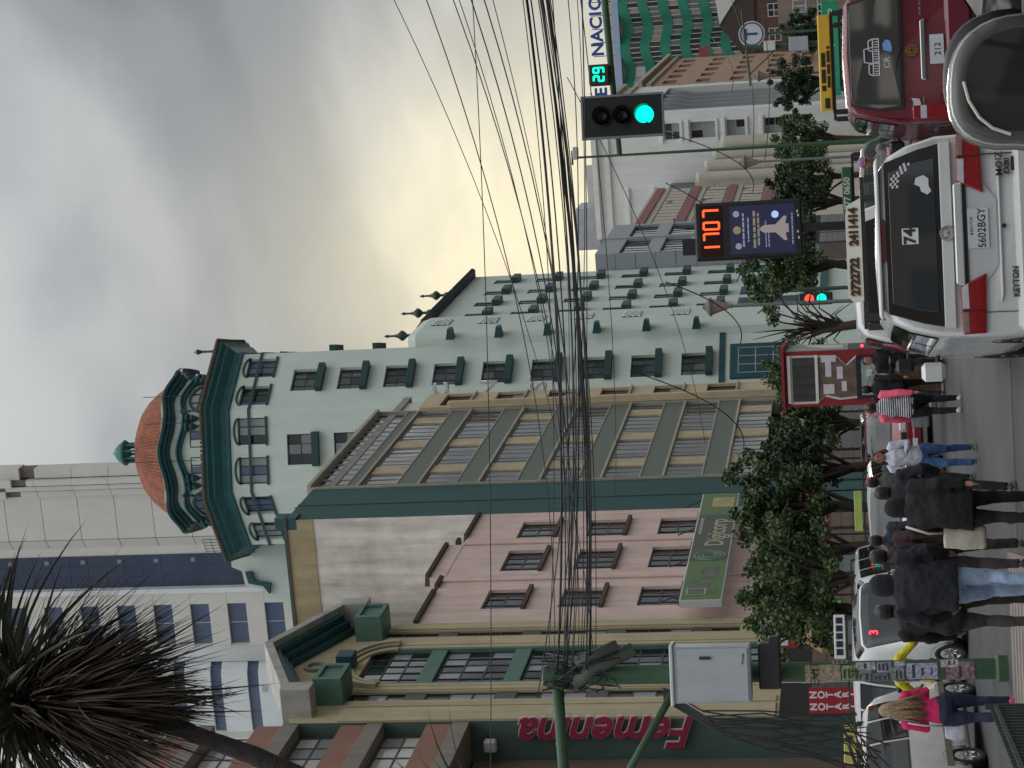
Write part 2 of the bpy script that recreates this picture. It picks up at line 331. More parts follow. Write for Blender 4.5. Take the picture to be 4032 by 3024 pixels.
# ================================================================== pink building
def pink():
    r = street_root('pink_building', 'pink plaster building with nine dark windows above a green sign', 72.15); fr = fac_fr()
    pk = mat('pink_plaster', lin(228, 200, 190), .85, .09, .8, .25, 45, stain=.2); brn = mat('brown_sill', lin(78, 66, 54), .8, .2)
    cols = ((1.6, 3.85), (6.22, 8.95), (10.72, 13.05)); ops = [(a, b, z, z+1.56) for a, b in cols for z in (8.62, 11.6, 14.55)]
    mb = MB(); wall(mb, fr, 0, 14.45, 5.6, 18.2, ops, .2)
    mb.box(-9, -.002, 0, 14.45, 17.6, 17.9); mb.quad(fr.P(0, 0, 0), fr.P(14.45, 0, 0), fr.P(14.45, 0, 5.6), fr.P(0, 0, 5.6), 1)
    mb.quad((0, 0, 0), (0, 0, 18.2), (-9, 0, 18.2), (-9, 0, 0), 0)
    fr.box(mb, 5.5, 9.9, -.3, .02, 18.2, 18.82, 0)
    mb.ob('wall', [pk, room], r)
    for a in (4.9, 9.8):
        fr.box(MB(), a, a+.55, .0, .1, 5.7, 18.2).ob('pilaster', pk, r, bevel=.04)
    cp = MB()
    for a0, a1, z in ((-.02, 3.7, 18.2), (4.2, 5.4, 18.2), (5.5, 9.9, 18.82), (10.0, 10.5, 18.4), (10.9, 14.45, 18.2)):
        fr.prof(cp, ((-.35, z+.002), (.14, z+.002), (.18, z+.16), (-.35, z+.22)), a0, a1)
    cp.ob('coping', brn, r, bevel=.02)
    for i, (a, b, z, t) in enumerate(ops):
        window(r, fr, a, b, z, t, 4 if b-a > 2.5 else 3, 2, dk_metal, gl_sky, -.13, .07, curtain=.7 if rnd.random() < .8 else 0, mc=[curt_g, curt_g, curt_w], sill=(.16, .16, .14), ms_=brn)
    storefront(r, .3, 14.2, 5.6, 4)
    mb = MB(); wp = MB()
    sg = thing('shop_sign', 'long green shop sign reading Digicorp below the pink wall', 'sign', (*s2w(-24.45, 71.75)[:2], 6.85), -TH)
    grn = mat('sign_green', lin(92, 122, 66), .5, .14, .8); gry = mat('sign_grey', lin(78, 82, 78), .5, .1)
    f2 = fac_fr(.28)
    f2.box(MB(), 0, 14.1, -.28, 0, 0, 1.55).ob('panel', mat('sign_white', (.6, .63, .66), .5, .1), sg, bevel=.01)
    f2.box(MB(), .06, 4.6, .003, .01, .05, 1.5).ob('left_face', grn, sg); f2.box(MB(), 4.6, 10.9, .003, .012, .05, 1.5).ob('centre_face', gry, sg); f2.box(MB(), 10.9, 14.04, .003, .01, .05, 1.5).ob('right_face', grn, sg)
    rot = (R(90), 0, R(90)); pale = mat('sign_pale_text', lin(168, 170, 138), .5, .05)
    text('lettering', 'Digicorp', 1.05, pale, sg, (.30, 8.35, .62), rot, bold=.018)
    marks(sg, 8.2, 10.4, 1.32, .13, .293, pale, 'y')
    ri = MB()
    for rr in (.62, .46, .3): ri.lathe([(rr-.06, 0), (rr, 0), (rr, .02), (rr-.06, .02), (rr-.06, 0)], 24, (.29, 5.3, .75), False, axis='x')
    ri.ob('ring_logo', mat('sign_mint', lin(120, 150, 112), .5, .05), sg)
    bx = MB(); f2.box(bx, .7, 1.3, .011, .02, .25, 1.2); f2.box(bx, 1.4, 2.2, .011, .02, .5, 1.3); f2.box(bx, 2.5, 3.9, .011, .02, .3, .95); bx.ob('product_pictures', mat('sign_picture', lin(96, 104, 92), .5, .4, 3), sg)
    f2.box(MB(), 12.0, 13.4, .011, .02, .15, 1.05).ob('device_picture', mat('sign_beige', lin(170, 160, 110), .5, .25, 2), sg)
    for q0, q1, w0, w1 in ((.55, .62, .62, 1.35), (1.25, 1.32, .62, 1.35), (.62, 1.25, .62, .69), (.62, 1.25, 1.28, 1.35)): f2.box(MB(), q0, q1, .02, .026, w0, w1).ob('frame_picture', pale, sg)
    for a in (1.0, 5.2, 9.4, 13.4): MB().tube([(.2, a, 1.5), (-.1, a, 2.3)], .03, 6).ob('bracket', dk_metal, sg)
pink()
# ================================================================== art deco building with the vertical sign
def deco():
    r = street_root('art_deco_building', 'cream and green art deco building with stepped gable and tall arched window', 62.5); fr = fac_fr(); W = 9.6
    grn = mat('deco_green', lin(88, 124, 110), .6, .12, 1.2, .15, 60, stain=.15); pw = mat('weathered_white', lin(180, 178, 170), .85, .14, 1.2, .3, 40, stain=.3)
    c0, c1 = 3.45, 6.95; cx = 5.15
    ops = [(c0, c1, 5.2, 19.25), (1.9, 2.75, 6.2, 19.2), (8.15, 8.85, 6.2, 19.2)]
    mb = MB(); wall(mb, fr, 0, W, 4.6, 20.4, ops, .14)
    pts = [(0, 20.4), (W, 20.4), (W, 20.6), (cx, 22.35), (0, 20.6)]; mb.add([fr.P(a, 0, z) for a, z in pts], [tuple(range(5))], 0)
    mb.box(-10, -.002, .004, W-.004, 20.0, 20.35, 0); mb.quad(fr.P(0, 0, 0), fr.P(W, 0, 0), fr.P(W, 0, 4.6), fr.P(0, 0, 4.6), 1)
    mb.quad((0, W, 0), (-12, W, 0), (-12, W, 20.6), (0, W, 20.6), 0)
    mb.ob('wall', [cream, room], r)
    # the flank wall seen past the recessed neighbour
    MB().quad((0, 0, 0), (0, 0, 20.6), (-12, 0, 20.6), (-12, 0, 0)).ob('flank_wall', mat('deco_flank_green', lin(84, 106, 100), .75, .1, .8, .2, 50, stain=.2), r)
    for a0, a1 in ((.05, 1.2), (1.35, 1.85), (2.85, 3.15), (3.2, 3.42), (6.98, 7.2), (7.25, 8.05), (8.95, 9.55)):
        dd = .07 if a1-a0 > .6 else .045; fr.box(MB(), a0, a1, .0, dd, 4.7, 19.0 if a1-a0 < .9 else 19.05).ob('pilaster', cream, r, bevel=.03)
    # stepped arches over the tall window
    for k, (rr, dd) in enumerate(((1.78, .08), (2.02, .15), (2.26, .22))):
        ar = MB(); n = 18; ri = rr-.2
        rings = [[fr.P(cx+.05+q*cos(t), e, 18.35+q*sin(t)*.78) for q, e in ((ri, .0), (rr, .0), (rr, dd), (ri, dd))] for t in [pi*i/n for i in range(n+1)]]
        ar.loft(rings, True, True).ob('arch_band', cream if k != 1 else mat('cream_dark', lin(150, 138, 110), .8, .1), r)
    sp = MB(); n = 14   # spandrel filling the opening's upper corners
    for sgn in (0, 1):
        for i in range(n//2):
            t0, t1 = pi*i/n, pi*(i+1)/n; f = (lambda t: cx+.05+1.6*cos(t)) if sgn == 0 else (lambda t: cx+.05-1.6*cos(t))
            sp.add([fr.P(max(c0, min(c1, f(t0))), -.05, 18.35+1.6*sin(t0)*.78), fr.P(max(c0, min(c1, f(t1))), -.05, 18.35+1.6*sin(t1)*.78), fr.P(max(c0, min(c1, f(t1))), -.05, 19.9), fr.P(max(c0, min(c1, f(t0))), -.05, 19.9)], ((0, 1, 2, 3),))
    sp.ob('arch_spandrel', cream, r, fix=False)
    fr.box(MB(), cx-.35, cx+.35, .0, .55, 19.55, 20.15).ob('keystone', teal_d, r, bevel=.02)
    MB().lathe([(.28, 0), (.42, 0), (.42, .12), (.28, .12), (.28, 0)], 20, (0, cx, 21.0), False, axis='x').ob('ring_ornament', conc, r)
    # centre window bays with green spandrel panels
    for z0, z1 in ((17.1, 19.2), (14.05, 16.5), (11.0, 13.45), (7.95, 10.4), (5.25, 7.35)):
        window(r, fr, c0+.12, c1-.12, z0, z1, 5, 3, dk_metal, [gl_sky, gl_sky, gl_dark, gl_pale], -.12, .06, curtain=.55, mc=CURT)
    for z in (16.5, 13.45, 10.4, 7.35):
        fr.box(MB(), c0, c1, -.13, -.005, z+.02, z+.6).ob('spandrel_panel', grn, r, bevel=.03)
    for a in (c0, c1-.12): fr.box(MB(), a, a+.12, -.13, .02, 5.2, 18.4).ob('jamb', grn, r)
    for a0, a1 in ((1.9, 2.75), (8.15, 8.85)):
        for z0, z1 in ((17.2, 19.15), (14.1, 16.5), (11.0, 13.4), (7.9, 10.3), (6.2, 7.2)): window(r, fr, a0+.02, a1-.02, z0, z1, 1, 3, dk_metal, [gl_dark, gl_dark, gl_pale], -.09, .05)
        for z in (16.5, 13.4, 10.3, 7.2): fr.box(MB(), a0, a1, -.12, -.06, z+.01, z+.69).ob('metal_panel', mat('deco_metal', (.09, .09, .09), .5, .2, 4), r)
    # planter boxes over the side strips
    for a in (1.55, 7.85):
        mb = MB(); P = [(a, .0), (a+1.5, .0), (a+1.5, .85), (a, .85)]
        mb.loft([[fr.P(x, d, z) for x, d in P] for z in (19.15, 20.15)], True); q = [(a+.12, .0), (a+1.38, .0), (a+1.38, .73), (a+.12, .73)]
        mb.loft([[fr.P(x, d, 20.15) for x, d in P], [fr.P(x, d, 20.15) for x, d in q], [fr.P(x, d, 19.5) for x, d in q]], True)
        mb.add([fr.P(x, d, 19.15) for x, d in P], [(3, 2, 1, 0)]); mb.add([fr.P(x, d, 19.5) for x, d in q], [(0, 1, 2, 3)])
        pb_ = mb.ob('planter_box', grn, r)
        for x0, x1, z0, z1 in ((a, a+.18, 19.17, 20.13), (a+1.32, a+1.5, 19.17, 20.13), (a+.18, a+1.32, 19.17, 19.32), (a+.18, a+1.32, 19.98, 20.13)): fr.box(MB(), x0, x1, .853, .95, z0, z1).ob('frame_bar', grn, pb_)
    # gable eaves
    ev = MB()
    for sg in (-1, 1):
        prof = [(-.4, 0), (1.0, 0), (1.0, .34), (-.4, .34)]; A = [(cx, 22.45), (cx+sg*4.15, 20.75)]
        ev.loft([[fr.P(a, d, z+e) for d, e in prof] for a, z in A], True, True)
    ev.ob('gable_eaves', pw, r, bevel=.02)
    md = MB()
    for sg in (-1, 1):
        for kk, (dd, zz) in enumerate(((.75, -.22), (.5, -.42), (.25, -.6))):
            prof = [(0, 0), (dd, 0), (dd, .21), (0, .21)]; md.loft([[fr.P(a, d, z+e+zz) for d, e in prof] for a, z in ((cx, 22.45), (cx+sg*3.6, 20.95))], True, True)
    md.ob('gable_moulding', teal_d, r)
    for sg in (-1, 1):
        a = cx+sg*4.35; fr.box(MB(), a-.35, a+.35, -.4, 1.02, 19.95, 20.98).ob('gable_end_block', pw, r, bevel=.03)
    storefront(r, .3, 9.3, 4.6, 3)
    # vertical sign on the flank wall
    sg = thing('vertical_sign', 'crimson script sign reading Femenina upwards on green flank wall', 'sign', (*s2w(-25.38, 62.42)[:2], 6.9), -TH)
    red = mat('sign_crimson', lin(158, 42, 72), .45, .12, 2); wh = mat('sign_outline', (.74, .68, .68), .5, .05)
    text('lettering', 'Femenina', 1.5, red, sg, (.05, -.09, 3.15), (R(90), R(-90), 0), ext=.05, bold=.022, shear=.35, sx=.98, space=1.0)
    text('outline', 'Femenina', 1.5, wh, sg, (.05, -.03, 3.15), (R(90), R(-90), 0), ext=.02, bold=.06, shear=.35, sx=.98, space=1.0)
    fl = thing('wall_floodlight', 'small white floodlight fixed to green wall above the crimson sign', 'lamp', (*s2w(-25.75, 62.3)[:2], 13.9), -TH)
    MB().cbox(-.2, .2, -.22, .1, -.2, .2, .05).ob('housing', mat('white_metal', (.68, .68, .66), .5, .1), fl); MB().tube([(.1, .1, .1), (.3, .15, .1)], .03, 6).ob('bracket', dk_metal, fl)
deco()
# ================================================================== brown building, overhanging upper floors
def brown():
    r = street_root('brown_building', 'terracotta banded building with grey ledges and wide bright windows', 44.0); fr = fac_fr(); W = 18.45
    tc_ = mat('terracotta_band', lin(150, 112, 96), .8, .1, .9, .2, 60, stain=.1); gy = mat('ledge_grey', lin(140, 134, 122), .85, .1, 1, .25, 60, stain=.2)
    body = MB(); body.box(-12, -1.35, 0, W, 0, 14.5); body.box(-12, -.55, .002, W-.002, 14.9, 26.3); body.ob('wall', mat('brown_core', lin(120, 104, 92), .85, .1, 1, stain=.15), r)
    brz = mat('bronze_frame', (.10, .085, .07), .5, .15)
    for k in range(4):
        z = 14.56+2.86*k
        mb = MB(); fr.box(mb, 0, W, -1.35 if k == 0 else -.6, .0, z, z+.55); mb.ob('ledge', gy, r, bevel=.02)
        fr.box(MB(), .02, W-.02, -.5, -.06, z+.552, z+1.42).ob('band', tc_, r)
        if k < 3:
            n = 7
            for i in range(n):
                a = .1+(W-.2)*i/n; window(r, fr, a, a+(W-.2)/n-.04, z+1.43, z+2.84, 3, 2, brz, [mat('glass_painted_sky', (.62, .62, .58), .12, .1, .6, spec=.8), gl_pale, mat('glass_painted_sky', (.6, .6, .6))], -.45, .06)  # bright pane colours stand in for reflected sky
    for k in range(3):
        z = 3.2+3.7*k
        for i in range(5): window(r, Fr((-1.34, 0), (-1.34, 1)), .6+3.5*i, 3.6+3.5*i, z, z+1.9, 3, 2, brz, [gl_dark, gl_pale], .0, .06, single=False)
    storefront(r, .4, W-.4, 3.2, 5)
brown()
# ================================================================== block with ribbon windows and green spandrels
def ribbon():
    r = street_root('ribbon_window_block', 'beige block with bands of curtained windows and green mosaic spandrels', 86.6); fr = fac_fr()
    wt = mat('dirty_white_ledge', lin(176, 170, 152), .85, .12, 1.5, stain=.2); mosaic = mat('green_mosaic', lin(104, 112, 102), .6, .25, 9, .2, 40); bei = mat('beige_panel', lin(206, 186, 154), .75, .1, 1, stain=.15)
    tw = mat('teal_wall', lin(48, 88, 86), .75, .08, .8, .25, 40, stain=.15); blank = mat('stained_render', lin(226, 224, 215), .9, .13, .7, .35, 30, stain=.36, tint=(.25, .24, .22))
    A0, A1 = 5.0, 20.1; T = 27.1
    # side strip and party wall
    mb = MB(); mb.quad(fr.P(0, 0, 0), fr.P(A0, 0, 0), fr.P(A0, 0, T), fr.P(0, 0, T)); mb.box(-.3, .04, 2.2, 2.45, 4, T); mb.ob('teal_side_wall', tw, r)
    MB().quad((-.004, 0, 0), (-.004, 0, 25.9), (-22, 0, 26.05), (-22, 0, 0)).ob('party_wall', blank, r)
    qs = random.Random(9); dk_st = mat('damp_stain', lin(128, 126, 118), .95, .2, 3, stain=.3)
    for k, (rx, rz) in enumerate(((.55, 1.0), (.36, .7), (.17, .4))):
        n = 30; jit = [qs.uniform(.82, 1.18) for _ in range(n)]; st_ = MB(); rings = [[(-4.3+rx*j_*q*cos(2*pi*i/n), -.004-.001*k, 20.0-.25*k+rz*j_*q*sin(2*pi*i/n)) for i, j_ in enumerate(jit)] for q in (1, .86+qs.uniform(-.03, .03))]; st_.loft(rings, True).ob('damp_stain', dk_st, r, fix=False)
    MB().box(-22, -.001, -.05, .3, 25.85, 27.05).ob('parapet', mat('ochre_render', lin(172, 158, 126), .9, .12, .8, .35, 30, stain=.3), r)
    MB().box(-22.1, .12, -.12, .45, 27.05, 27.2).ob('parapet_coping', mat('dark_coping', (.07, .075, .07), .8, .2), r)
    MB().box(-.45, .1, -.06, .75, 26.6, 27.6).ob('parapet_cap', teal_d, r, bevel=.02)
    MB().box(-22, -.05, .3, A1+4, 26.2, 26.6).ob('roof_slab', conc, r)
    rows = [22.15-2.86*k for k in range(7)]      # ledge heights = underside of spandrels, windows hang below
    core = MB(); core.quad(fr.P(A0, -.9, 0), fr.P(A1+4.2, -.9, 0), fr.P(A1+4.2, -.9, T), fr.P(A0, -.9, T)); core.quad((0, A1+4.2, 0), (-20, A1+4.2, 0), (-20, A1+4.2, 25), (0, A1+4.2, 25)); core.ob('core_wall', room, r)
    def spand(z0, z1):
        fr.box(MB(), A0+.01, A1, -.85, .0, z0, z1).ob('spandrel', mosaic, r)
        fr.box(MB(), A0, A1+.02, -.85, .10, z0-.12, z0-.002).ob('ledge', wt, r, bevel=.015)
        fr.box(MB(), A0, A1, -.5, .03, z1+.002, z1+.06).ob('sill', wt, r)
    for z in rows[:6]: spand(z, z+1.0)
    spand(25.05, 25.55)
    fr.box(MB(), A0, A1+.1, -.85, .22, 27.16, 27.38).ob('roof_edge', wt, r, bevel=.02)
    bands = [(25.62, 27.14)]+[(z+1.06, z+2.72) for z in rows[:6]]+[(6.1, 7.8)]
    for bi, (z0, z1) in enumerate(bands):
        n = 6 if bi else 8
        for i in range(n):
            a = A0+.05+(A1-A0-.1)*i/n; b = A0+.05+(A1-A0-.1)*(i+1)/n
            if bi and i in (1, 3) or (bi and i == 5 and bi % 2):
                wbl = (b-a)*.52
                fr.box(MB(), a+.02, a+wbl, -.3, -.02, z0, z1).ob('infill_panel', mat('ochre_panel', lin(196, 178, 144), .8, .16, 1, stain=.2), r); a += wbl
            window(r, fr, a+.02, b-.02, z0, z1, 3 if b-a > 2 else 2, 1, alu, thin_glass('glass_bright_clear', (.97, .98, .98), .06), -.06, .04, curtain=1 if bi < 6 else .9, mc=[curt_w, curt_w, curt_p, curt_g] if bi < 5 else [curt_g, curt_y, curt_g])
    for a in (A0-.02, A1-.06): fr.box(MB(), a, a+.12, -.8, .1, 5.8, 27.3).ob('edge_trim', wt, r)
    # beige stair strip standing a little proud
    f2 = fac_fr(.22); B0, B1 = A1+.15, A1+3.3; ops = []; 
    for k in range(6): z = 8.1+2.86*k; ops.append((B0+.25, B1-.2, z, z+1.55))
    mb = MB(); wall(mb, f2, B0, B1, 5.5, 24.9, ops, .2, back=.5); f2.box(mb, B0, B1, -.3, -.01, 24.9, 25.0); mb.quad((.22, B0, 5.5), (-.5, B0, 5.5), (-.5, B0, 24.9), (.22, B0, 24.9), 0); mb.ob('stair_strip', [bei, room], r)
    fr.box(MB(), A1+.08, A1+.35, .1, .5, 5.5, 23.4).ob('downpipe_fin', bei, r, bevel=.04)
    for o in ops: window(r, f2, *o, 3, 2, dk_metal, [gl_sky, gl_dark, gl_pale], -.16, .06, curtain=.5, mc=CURT); f2.box(MB(), o[0]-.1, o[1]+.1, .0, .12, o[2]-.12, o[2]-.01).ob('sill', wt, r)
    wc_ = MB(); f2.box(wc_, B0+.5, B1-.2, -2.2, -.4, 25.1, 26.9); wc_.ob('roof_cabin', mat('cabin_white', (.6, .62, .6), .7, .1), r)
    storefront(r, 5.2, 24, 5.4, 5)
    for a, h in ((6.5, 1.1), (9, .6), (12, .8), (15, .7)): pass
    # stacked letters on the end of the block
    for ch, px, py in (('C', 1740, 1536), ('N', 1932, 1528), ('S', 2124, 1521)):
        v = stp(px, py, 111.2); L_ = thing('roof_letter', f'white raised letter {ch} on end of beige block', 'letter', v, -TH, 'stacked white letters')
        text('letter_face', ch, 1.25, mat('letter_white', (.74, .72, .66), .6, .06), L_, (0, 0, 0), ext=.12, bold=.03); MB().tube([(-.3, .1, 0), (-1.2, .3, 0)], .04, 6).ob('bracket', dk_metal, L_)
    tk = thing('roof_clutter', 'dark water tank and pipes on roof behind stained wall', 'tank', (*s2w(-30.6, 84.5)[:2], 25.7), -TH)
    MB().lathe([(.55, 0), (.62, .1), (.62, 1.3), (.5, 1.5), (.2, 1.6)], 14).ob('tank', mat('black_plastic', (.03, .03, .032), .5, .2), tk, smooth=True); MB().tube([(.7, 0, 0), (.7, 0, 1.7), (0, 0, 1.8)], .04, 6).ob('pipe', dk_metal, tk)
    MB().box(-1.8, 1.4, .7, 1.4, -6, .0).ob('stand', conc, tk)
    v = s2w(-33, 84); o = MB().box(-3, 3.2, 0, 4, 0, 25.2).ob('lower_annex', [blank], None, (v.x, v.y, 0), -TH); tag(o, 'grey rendered annex with tank behind the stained party wall', 'building')
ribbon()
# ================================================================== mint hotel tower
TC = Vector((-3.52, 131.35))
def octv(rr, k): t = R(-112.5+45*k); return (rr*cos(t), rr*sin(t))
def mint_tower():
    r = thing('mint_tower_building', 'mint green octagonal tower building with tiled dome and teal cornice', 'building', (TC.x, TC.y, 0)); RR = 6.6
    dkg = mat('green_window_paint', lin(22, 66, 60), .5, .15, 2); rows = [10.75+3.09*k for k in range(7)]+[32.25, 35.1]
    mb = MB(); wins = []
    for k in range(8):
        fr = Fr(octv(RR, k), octv(RR, k+1)); c = fr.len/2
        if k in (0, 1, 7, 2, 6):
            ops = [(c-.95, c+.95, z, z+1.5 if z < 35 else 36.75) for z in rows]+[(c-2.05, c-.4, 38.1, 39.9), (c+.4, c+2.05, 38.1, 39.9)]
            wall(mb, fr, 0, fr.len, 0, 40.6, ops, .3); wins += [(fr, o) for o in ops]
        else: mb.quad(fr.P(0, 0, 0), fr.P(fr.len, 0, 0), fr.P(fr.len, 0, 40.6), fr.P(0, 0, 40.6), 0)
    mb.ob('wall', [mint, room], r)
    for fr, o in wins:
        top = o[2] > 38
        if top:
            window(r, fr, *o, 3, 1, dkg, [gl_blue, gl_dark, gl_dark, gl_pale], -.24, .07, sill=(.14, .1, .08), ms_=dkg)
            hd = MB(); n = 8; c = (o[0]+o[1])/2; hw = (o[1]-o[0])/2+.03    # arched hood
            hd.loft([[fr.P(c+hw*cos(pi*i/n), d, 39.72+.34*sin(pi*i/n)+e) for d, e in ((-.22, 0), (.08, 0), (.08, .12), (-.22, .12))] for i in range(n+1)], True, True).ob('window_hood', dkg, r)
        else: window(r, fr, *o, 3, 2, dkg, [gl_sky, gl_sky, gl_dark], -.24, .06, curtain=.8 if rnd.random() < .6 else 0, mc=[curt_g, curt_w, curt_y], sill=(.42, .42, .12), ms_=dkg)
    def oct_ring(mb, prof, closed_prof=False):
        mb.loft([[(*octv(RR+o/cos(R(22.5)), k), z) for k in range(8)] for o, z in prof], True)
        return mb
    for z0, h, m, nm in ((39.05, .16, teal_d, 'string_course'), (9.6, .35, teal_d, 'base_cornice')):
        oct_ring(MB(), [(0, z0), (.09, z0), (.09, z0+h), (0, z0+h)]).ob(nm, m, r)
    oct_ring(MB(), [(0, 40.35), (.14, 40.4), (.16, 40.62), (.1, 40.64), (.18, 40.9), (.5, 41.25), (.56, 41.3), (.56, 41.45), (.8, 41.6), (.86, 41.62), (.86, 41.82)]).ob('cornice', teal, r)
    tile = mat('clay_tile', lin(166, 112, 89), .8, .3, 2); tile_d = mat('weathered_tile', lin(104, 92, 78), .85, .3, 3)
    oct_ring(MB(), [(.86, 41.82), (1.0, 41.84), (1.0, 41.88), (-.9, 42.3)]).ob('skirt_roof', tile_d, r)
    def tile_row(n, r0, z0, r1, z1, rad, name, m):      # barrel tiles along an octagonal eave
        mb = MB()
        for k in range(8):
            A, B = Vector(octv(r0/cos(R(22.5))*1, k)), Vector(octv(r0/cos(R(22.5)), k+1)); C_, D_ = Vector(octv(r1/cos(R(22.5)), k)), Vector(octv(r1/cos(R(22.5)), k+1))
            for i in range(n):
                t = (i+.5)/n; p, q = A.lerp(B, t), C_.lerp(D_, t); mb.tube([(p.x, p.y, z0), (q.x, q.y, z1)], rad, 6, True)
        o = mb.ob(name, m, r); o['kind'] = 'stuff'; return o
    ap = RR*cos(R(22.5))
    tile_row(22, ap+1.06, 41.93, ap-.9, 42.36, .105, 'skirt_tiles', tile_d)
    # drum with undulating cornice and dome
    Rd = 5.35; nn = 128
    def rad8(t, ap_): # octagon radius softened at the corners
        m = (t+pi/8) % (pi/4)-pi/8; return ap_/cos(m)*.6+ap_*1.045*.4
    def wave(t): return .5+.5*cos(8*(t-pi/2))
    def ring(ap_, z, wv): return [(rad8(2*pi*j/nn, ap_)*cos(2*pi*j/nn), rad8(2*pi*j/nn, ap_)*sin(2*pi*j/nn), z+wv*.62*wave(2*pi*j/nn)) for j in range(nn)]
    MB().loft([ring(4.55, 42.3, 0), ring(4.55, 45.4, .5)]).ob('drum_wall', mint, r, smooth=True)
    MB().loft([ring(*q) for q in ((4.55, 43.62, .7), (4.78, 43.64, .7), (4.82, 43.74, .7), (4.74, 43.78, .7), (4.9, 43.84, .7), (4.9, 43.94, .7), (4.55, 43.97, .7))]).ob('drum_moulding', teal, r)
    MB().loft([ring(*q) for q in ((4.55, 44.45, .62), (4.8, 44.48, .62), (4.85, 44.6, .62), (5.02, 44.64, .62), (5.06, 44.78, .62), (5.3, 44.84, .62), (5.34, 45.0, .62))]).ob('drum_cornice', teal_d, r)
    dome = [(4.45, 45.0, .4), (4.15, 45.7, .3), (3.75, 46.4, .2), (3.2, 47.1, .1), (2.5, 47.75, 0), (1.6, 48.2, 0), (.7, 48.4, 0)]
    MB().loft([ring(5.34, 45.0, .62), ring(5.28, 45.08, .62), ring(4.3, 45.0, .5)]).ob('gutter', tile_d, r)
    mb = MB(); n3 = 240
    def tring(ap_, z, wv, out): return [((rad8(2*pi*j/n3, ap_)+(out*(1 if j % 2 == 0 else 0)))*cos(2*pi*j/n3), (rad8(2*pi*j/n3, ap_)+(out*(1 if j % 2 == 0 else 0)))*sin(2*pi*j/n3), z+wv*.62*wave(2*pi*j/n3)+(out*.8 if j % 2 == 0 else 0)) for j in range(n3)]
    rings = []
    for i in range(len(dome)-1):
        for s in range(4):
            a, b = dome[i], dome[i+1]; t = s/4; q = [a[m]*(1-t)+b[m]*t for m in range(3)]; rings.append(tring(*q, .12*min(1, q[0]/3))); t = min(1, (s+.97)/4); q = [a[m]*(1-t)+b[m]*t for m in range(3)]; rings.append(tring(q[0], q[1]-.05, q[2], .12*min(1, q[0]/3)))
    o = mb.loft(rings).ob('dome_tiles', tile, r); o['kind'] = 'stuff'
    fr = Fr(octv(4.9, 0), octv(4.9, 1))
    for k in (0, 1, 7, 2, 6):
        A, B = octv(4.55/cos(R(22.5)), k), octv(4.55/cos(R(22.5)), k+1); fr = Fr(A, B); c = fr.len/2
        if k == 0:
            for a in (c-1.35, c+.3): window(r, fr, a, a+1.05, 42.55, 43.5, 2, 1, dkg, [gl_dark, gl_blue], .08, .07)
        else:
            n = 10; rr = 1.15; g = [fr.P(c+rr*cos(pi*i/n), .22, 42.65+rr*.95*sin(pi*i/n)) for i in range(n+1)]; a_ = MB().add(g, [tuple(range(n+1))]).ob('arched_window', gl_blue if k != 1 else gl_pale, r, fix=False)
            fm = MB().loft([[fr.P(c+q*cos(pi*i/n), d, 42.65+q*.95*sin(pi*i/n)) for q, d in ((rr-.04, .2), (rr+.12, .2), (rr+.12, .3), (rr-.04, .3))] for i in range(n+1)], True, True)
            for a in (-.38, .38): fr.box(fm, c+a-.03, c+a+.03, .2, .27, 42.5, 43.65)
            fr.box(fm, c-1.1, c+1.1, .2, .27, 43.1, 43.17); fm.ob('window_frame', dkg, a_)
        for a in (.25, fr.len-.25): MB().lathe([(.32, 1.0), (.34, .85), (.2, .7), (.24, .55), (.08, .2), (.0, 0)], 8, fr.P(a, .12, 42.75)).ob('corbel', teal_d, r)
    # cupola
    cu = MB(); cu.lathe([(.78, 48.35), (.78, 48.5), (.7, 48.52), (.7, 48.56)], 12)
    cu.lathe([(.72, 49.35), (.85, 49.4), (.85, 49.52), (.74, 49.56), (.72, 49.62), (.6, 49.85), (.4, 50.05), (.15, 50.2), (.05, 50.3)], 12); cu.ob('cupola', mat('copper_green', lin(48, 112, 108), .6, .15, 2), r, smooth=False)
    for k in range(8): t = pi/4*k+.2; MB().lathe([(.11, 48.5), (.09, 48.6), (.085, 49.2), (.12, 49.3), (.12, 49.4)], 6, (.6*cos(t), .6*sin(t), 0)).ob('cupola_column', MATS['copper_green'], r)
    # lanterns on the skirt roof, aerials
    for k, z in ((1, 42.3), (2, 42.3), (0, 42.3), (8, 42.3)):
        x, y = octv(6.9, k); lb = MB().lathe([(.09, 0), (.06, .5), (.11, .6), (.05, .66), (.17, 1.05), (.18, 1.1), (.06, 1.25), (.0, 1.35)], 6, (x, y, z)).ob('lantern', mat('lantern_iron', (.05, .06, .06), .5, .1), r)
    for x, y, h in ((3.6, -4.2, 3.6), (-.5, -4.9, 5.0), (1.9, -5.2, 3.2)): MB().tube([(x, y, 43), (x, y, 43+h)], .025, 5).ob('aerial', dk_metal, r)
    # stair box, railings and scrolled gable wall on the tower's left
    gx = [(-12.2, 0), (-12.2, 37.8), (-11.2, 38.4), (-11.0, 39.5), (-10.2, 39.8), (-9.9, 41.0), (-9.4, 41.2), (-9.2, 42.3), (-8.2, 42.5), (-7.9, 43.2), (-5.6, 43.3), (-5.6, 0)]
    MB().prism(gx, 2.2, 3.2).ob('scrolled_gable', mint, r)
    MB().prism([(-11.9, 37.2), (-11.0, 37.9), (-10.6, 38.9), (-10.25, 38.9), (-10.6, 37.6), (-11.6, 36.8)], 1.9, 2.2).ob('scroll_moulding', teal_d, r)
    MB().prism([(-9.7, 40.6), (-9.2, 41.0), (-9.0, 42.0), (-8.2, 42.2), (-8.2, 41.8), (-8.8, 41.6), (-9.0, 40.5)], 1.9, 2.2).ob('scroll_moulding', teal_d, r)
    rl = MB()
